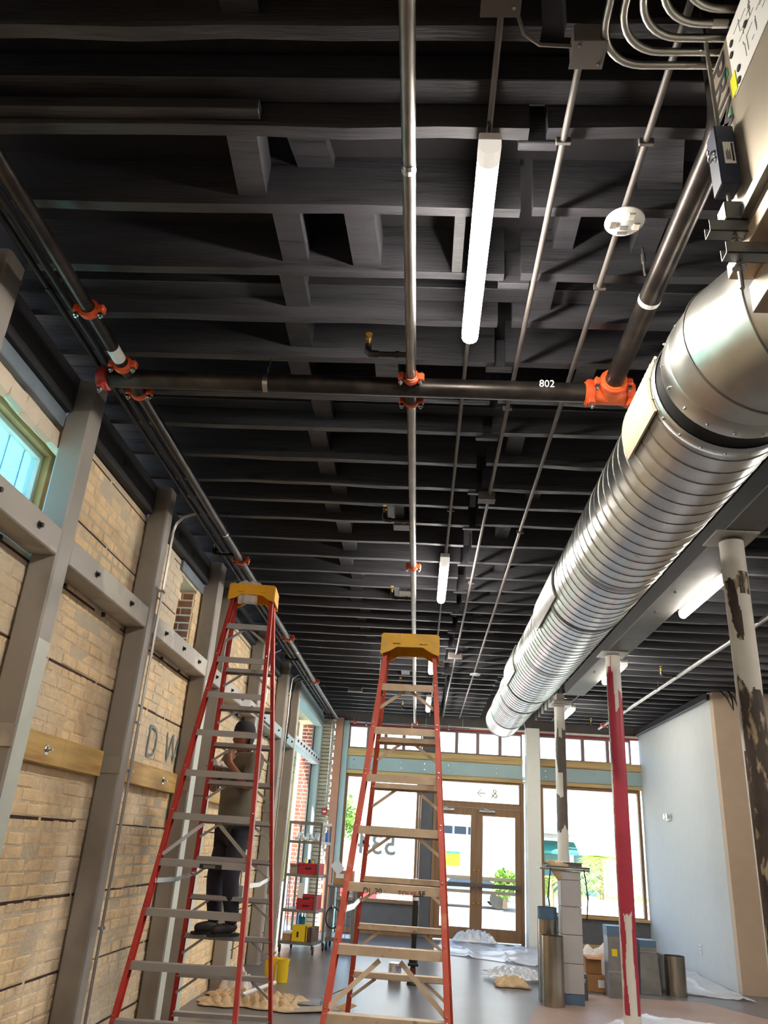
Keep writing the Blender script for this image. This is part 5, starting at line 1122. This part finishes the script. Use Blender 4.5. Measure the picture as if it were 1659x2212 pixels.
rect_duct('blue-wrapped rectangular duct piece mostly hidden behind the red column', 3.02, 3.16, 12.75, 13.0, .67, tape_m, False)
t = thing('carton', 'open brown carton upper of two beside the pedestal', 'carton', (2.52, 12.6, .2)); MB().bbox(2.40, 2.62, 12.5, 12.75, .215, .42, .004).build('body', box_m, t)
for a, b in (((2.40, 12.62, .42), (2.32, 12.62, .47)), ((2.62, 12.62, .42), (2.72, 12.62, .46)), ((2.51, 12.5, .42), (2.51, 12.42, .40))): MB().bar(a, b, .2, .004, up=(0, 0, 1)).build('flap', box_m, t)
t = thing('carton', 'brown carton lower of two beside the pedestal, with white label', 'carton', (2.52, 12.6, 0)); MB().bbox(2.42, 2.66, 12.48, 12.74, .002, .21, .004).build('body', box_m, t); MB().bbox(2.56, 2.645, 12.474, 12.479, .06, .15, .001).build('label', label_m, t); MB().bar((2.66, 12.6, .2), (2.78, 12.6, .17), .2, .004, up=(0, 0, 1)).build('flap', box_m, t)
t = thing('tool_box', 'small grey tool case behind the pedestal at floor level', 'case', (2.22, 11.8, 0)); MB().bbox(2.17, 2.27, 11.7, 11.95, .002, .3, .006).build('body', darkgrey_m, t); MB().bbox(2.2, 2.24, 11.69, 11.7, .2, .24, .003).build('latch', zinc_m, t)
# protection sheets on the floor
def sheet(name, lab, cat, poly, m, amp, seed, z=.004, n=60, freq=5, kind=None):
    R = random.Random(seed); xs = [p[0] for p in poly]; ys = [p[1] for p in poly]; x0, x1, y0, y1 = min(xs), max(xs), min(ys), max(ys)
    ph = [R.uniform(0, 6) for _ in range(8)]
    def inside(x, y):
        c = False
        for (ax, ay), (bx, by) in zip(poly, poly[1:] + poly[:1]):
            if (ay > y) != (by > y) and x < (bx - ax) * (y - ay) / (by - ay) + ax: c = not c
        return c
    vs = []
    for i in range(n + 1):
        for j in range(n + 1):
            x = x0 + (x1 - x0) * i / n; y = y0 + (y1 - y0) * j / n
            r1 = 1 - abs(math.sin(freq * (x + .4 * y) + ph[0] + 1.3 * math.sin(y * 2 + ph[1]))); r2 = 1 - abs(math.sin(freq * .8 * (y - .5 * x) + ph[2] + math.sin(x * 3 + ph[3])))
            vs.append((x, y, z + amp * (r1 ** 6 * .8 + r2 ** 8 * .6 + .12 * math.sin(x * 9 + ph[4]) * math.sin(y * 11 + ph[5]) + .12)))
    fs = []
    for i in range(n):
        for j in range(n):
            if inside(x0 + (x1 - x0) * (i + .5) / n, y0 + (y1 - y0) * (j + .5) / n): fs.append((i * (n + 1) + j, (i + 1) * (n + 1) + j, (i + 1) * (n + 1) + j + 1, i * (n + 1) + j + 1))
    return tag(MB().add(vs, fs).build(name, m, None, 60), lab, cat, None, kind)
sheet('floor_paper', 'brown floor protection paper spread around the red column', 'floor paper', [(.95, 8.4), (4.7, 8.4), (4.7, 10.6), (3.9, 12.3), (2.3, 12.2), (1.5, 11.0)], kraft_m, .006, 2, .002, 130, 2)
sheet('plastic_sheet', 'clear plastic sheet on the floor in front of the glass doors', 'plastic sheet', [(.35, 15.6), (2.2, 14.6), (2.75, 14.8), (2.7, 17.4), (.6, 17.6)], plastic_m, .05, 3, .008, 90, 5)
sheet('plastic_sheet', 'clear plastic sheet along the foot of the white wall', 'plastic sheet', [(2.75, 13.2), (4.72, 12.6), (4.74, 17.4), (2.8, 17.5)], plastic_m, .045, 4, .008, 90, 4)
sheet('plastic_sheet', 'clear plastic sheet over the brown paper in the right foreground', 'plastic sheet', [(1.5, 9.0), (2.6, 10.9), (4.6, 10.4), (4.7, 8.5), (2.0, 8.6)], plastic_m, .03, 6, .016, 80, 4)
cloth('plastic_bag', 'crumpled translucent bag by the left side of the upright duct pieces', 'bag', (1.5, 13.1, .04), .42, .34, .11, plastic_m, 51, 44, 40, None, freq=12)
cloth('plastic_bag', 'heap of pale plastic at the foot of the glass doors', 'bag', (1.2, 17.3, .05), .40, .16, .20, plastic_m, 52, 40, 24, None, freq=8)
cloth('plastic_bag', 'white peaked plastic heap behind the brown cartons', 'bag', (2.75, 13.4, .05), .3, .25, .5, rag_m, 53, 20, 18, None, freq=2.2)

# ================================================================ OUTSIDE
struct('ground', MB().box(-60, 60, 18.3, 90, -.2, -.14).box(-60, -2.9, -40, 18.3, -.2, -.14), street_m)
struct('sidewalk', MB().box(-30, 30, 18.21, 22, -.135, -.02), walk_m)
fac = thing('street_building', 'sunlit white building across the street with a roll-up door', 'building', (0, 34, 0))
MB().box(-2.2, 4.6, 34.0, 44, -.14, 7).build('wall', stucco_m, fac)
rd = MB()
for k in range(26): rd.bbox(-1.95, -.70, 33.93, 34.0, -.1 + k * .1, -.005 + k * .1, .008)
rd.build('roll_door', roll_m, fac)
MB().bbox(-.62, .30, 33.94, 34.0, -.1, 2.45, .01).build('side_door', whiteplas_m, fac)
MB().bbox(-2.2, 4.6, 33.7, 34.0, 2.65, 2.8, .01).build('parapet_ledge', mat('mauve_ledge', (176, 160, 168), .8), fac)
for k in range(3): MB().bbox(.95 + .55 * k, 1.42 + .55 * k, 33.95, 34.0, 2.3, 2.58, .01).build('window', cardark_m, fac)
MB().bbox(1.18, 1.74, 33.9, 33.99, 1.12, 1.58, .01).build('yellow_sign', ybox_m, fac); MB().bbox(1.18, 1.74, 33.89, 33.99, 1.581, 1.66, .01).build('teal_sign_edge', teal_m, fac)
sh = thing('shop_building', 'pale shopfront across the street with teal awning and dark windows', 'building', (8, 36, 0))
MB().box(4.9, 16, 36, 46, -.14, 4.5).build('wall', stucco_m, sh); MB().bbox(4.9, 16, 35.2, 36, 2.55, 2.75, .02).bbox(4.9, 16, 35.0, 35.2, 2.3, 2.4, .02).build('fascia', mat('fascia_grey', (196, 190, 192), .8), sh)
MB().prism([(35.9, 2.3), (34.9, 1.9), (34.9, 1.8), (35.9, 1.9)], lambda a, b, d: (d, a, b), 5.2, 6.6).build('awning', teal_m, sh)
for k in range(4): MB().bbox(5.3 + 1.3 * k, 6.4 + 1.3 * k, 35.9, 36.0, .3, 1.8, .01).build('window', mat('shop_glass_%d' % k, (70, 110, 112) if k < 2 else (190, 216, 216), .2), sh)
lf = thing('left_building', 'sunlit wall outside the left windows', 'building', (-16, 14, 0)); MB().box(-22, -14, -10, 40, -.14, 2.2).build('wall', stucco_m, lf); MB().box(-14.2, -13.9, -10, 40, 2.0, 2.25).build('coping', walk_m, lf)
def tree(name, lab, x, y, h, r, m, seed, palm=False):
    t = thing(name, lab, 'tree', (x, y, -.02)); R = random.Random(seed)
    MB().tube([(x, y, -.05), (x + .03, y, h * .5), (x, y, h)], [.09, .075, .06], 10).build('trunk', trunk_m, t, 40)
    mb = MB()
    if palm:
        for k in range(22):
            a = R.uniform(0, 6.28); L = r * R.uniform(.7, 1.1); pts = [Vector((x + math.cos(a) * L * u, y + math.sin(a) * L * u, h + r * (.55 * u - 1.1 * u * u) * R.uniform(.8, 1.1))) for u in [i / 7 for i in range(8)]]
            sd_ = Vector((-math.sin(a), math.cos(a), 0))
            for i in range(1, 8):
                p = pts[i]; dr = (pts[i] - pts[i - 1]).normalized()
                for s in (-1, 1):
                    for q in (0, .5):
                        b = p - dr * q * L / 7; e = b + (sd_ * s * .8 + dr * .6) * r * .28 + Vector((0, 0, -.06 * r)); mb.add([b, b + dr * .05, e], [(0, 1, 2)])
    else:
        for k in range(900):
            v = Vector((R.gauss(0, 1), R.gauss(0, 1), R.gauss(0, 1))).normalized() * r * R.uniform(.35, 1); p = Vector((x, y, h + r * .4)) + v
            d1 = Vector((R.uniform(-1, 1), R.uniform(-1, 1), R.uniform(-1, 1))) * .14; d2 = Vector((R.uniform(-1, 1), R.uniform(-1, 1), R.uniform(-1, 1))) * .10; mb.add([p, p + d1, p + d1 + d2, p + d2], [(0, 1, 2, 3)])
    tag(mb.build('leaves', m, t), kind='stuff'); return t
tree('palm_tree', 'sunlit palm outside the right shop window', 6.6, 31, 1.7, 1.5, leaf_m, 3, True); tree('palm_tree', 'low sunlit palm by the white square column outside', 4.6, 29.5, 1.0, .9, leaf_m, 4, True)
tree('street_tree', 'bright green street tree outside the left shop window', -2.9, 32, 2.2, .8, leaf2_m, 5); tree('shrub', 'small leafy shrub outside the right glass door', 3.1, 30, .6, .4, leaf2_m, 6)
def car(lab, x, y, m, L=4.2, rot=0):
    t = thing('parked_car', lab, 'car', (x, y, -.13)); 
    pr = [(-.5, .25), (-.49, .55), (-.30, .62), (-.18, 1.02), (.18, 1.05), (.34, .68), (.48, .58), (.5, .25)]
    def fn(a, b, d): 
        px_, py_ = rot2(a * L, d, rot); return (x + px_, y + py_, b - .13)
    MB().prism(pr, fn, -.85, .85).build('body', m, t, 30)
    MB().prism([(-.27, .64), (-.165, .98), (.165, 1.0), (.31, .69)], fn, -.865, .865).build('glass', cardark_m, t)
    for a in (-.31, .31):
        for d in (-.8, .8): cx_, cy_ = rot2(a * L, d, rot); MB().lathe([(.3, -.1), (.32, -.06), (.32, .06), (.3, .1)], (x + cx_, y + cy_, .19), 'y' if abs(rot) < .7 else 'x', 18).build('wheel', tyre_m, t, 40)
    return t
car('blue-grey parked car outside the left shop window', -3.6, 29, carpaint_m); car('silver parked car seen through the left glass door', 1.9, 31.5, mat('silver_car', (168, 176, 186), .35, .3), 3.4)
t = thing('red_car', 'red parked car low outside the left shop window', 'car', (-2.6, 26, -.13)); MB().prism([(-2, .2), (-1.95, .6), (-1.1, .68), (-.7, 1.0), (.7, 1.0), (1.2, .66), (2, .55), (2, .2)], lambda a, b, d: (-3.1 + a, 26 + d, b - .13), -.8, .8).build('body', mat('red_car_paint', (196, 60, 60), .35), t, 30)
MB().prism([(-1.0, .7), (-.66, .96), (.66, .96), (1.05, .7)], lambda a, b, d: (-3.1 + a, 26 + d, b - .13), -.815, .815).build('glass', cardark_m, t)
for a in (-1.25, 1.25): MB().lathe([(.28, -.1), (.3, 0), (.28, .1)], (-3.1 + a, 25.25, .17), 'y', 18).build('wheel', tyre_m, t, 40)
t = thing('canopy', 'grey slatted canopy over the sidewalk outside the shopfront', 'canopy', (1.5, 19, 3.1))
x = -2.4
while x < 5.0:
    MB().bbox(x, x + .40, 18.45, 19.95, 3.12, 3.17, .005).build('slat_panel', mat('canopy_%d' % int(x * 10 + 50), (176, 178, 178), .7), t); x += .52
for x in (-2.4, 1.3, 5.0): MB().bar((x, 18.1, 3.5), (x, 19.95, 3.24), .05, .05).build('bracket', walk_m, t)
for y in (18.4, 19.98): MB().bbox(-2.5, 5.1, y - .03, y + .03, 3.18, 3.26, .005).build('rail', walk_m, t)
pl = thing('planter_fence', 'low pale planter and fence outside the right shop window', 'planter', (6.5, 27, 0)); MB().bbox(4.3, 8.0, 26.6, 27.0, -.13, .55, .02).build('planter_box', stucco_m, pl)
q = MB()
for k in range(60): a = random.uniform(4.3, 8); p = Vector((a, random.uniform(26.6, 27), .55)); q.add([p, p + Vector((.06, 0, .1)), p + Vector((random.uniform(-.05, .05), .02, random.uniform(.1, .25)))], [(0, 1, 2)])
tag(q.build('plants', leaf2_m, pl), kind='stuff')
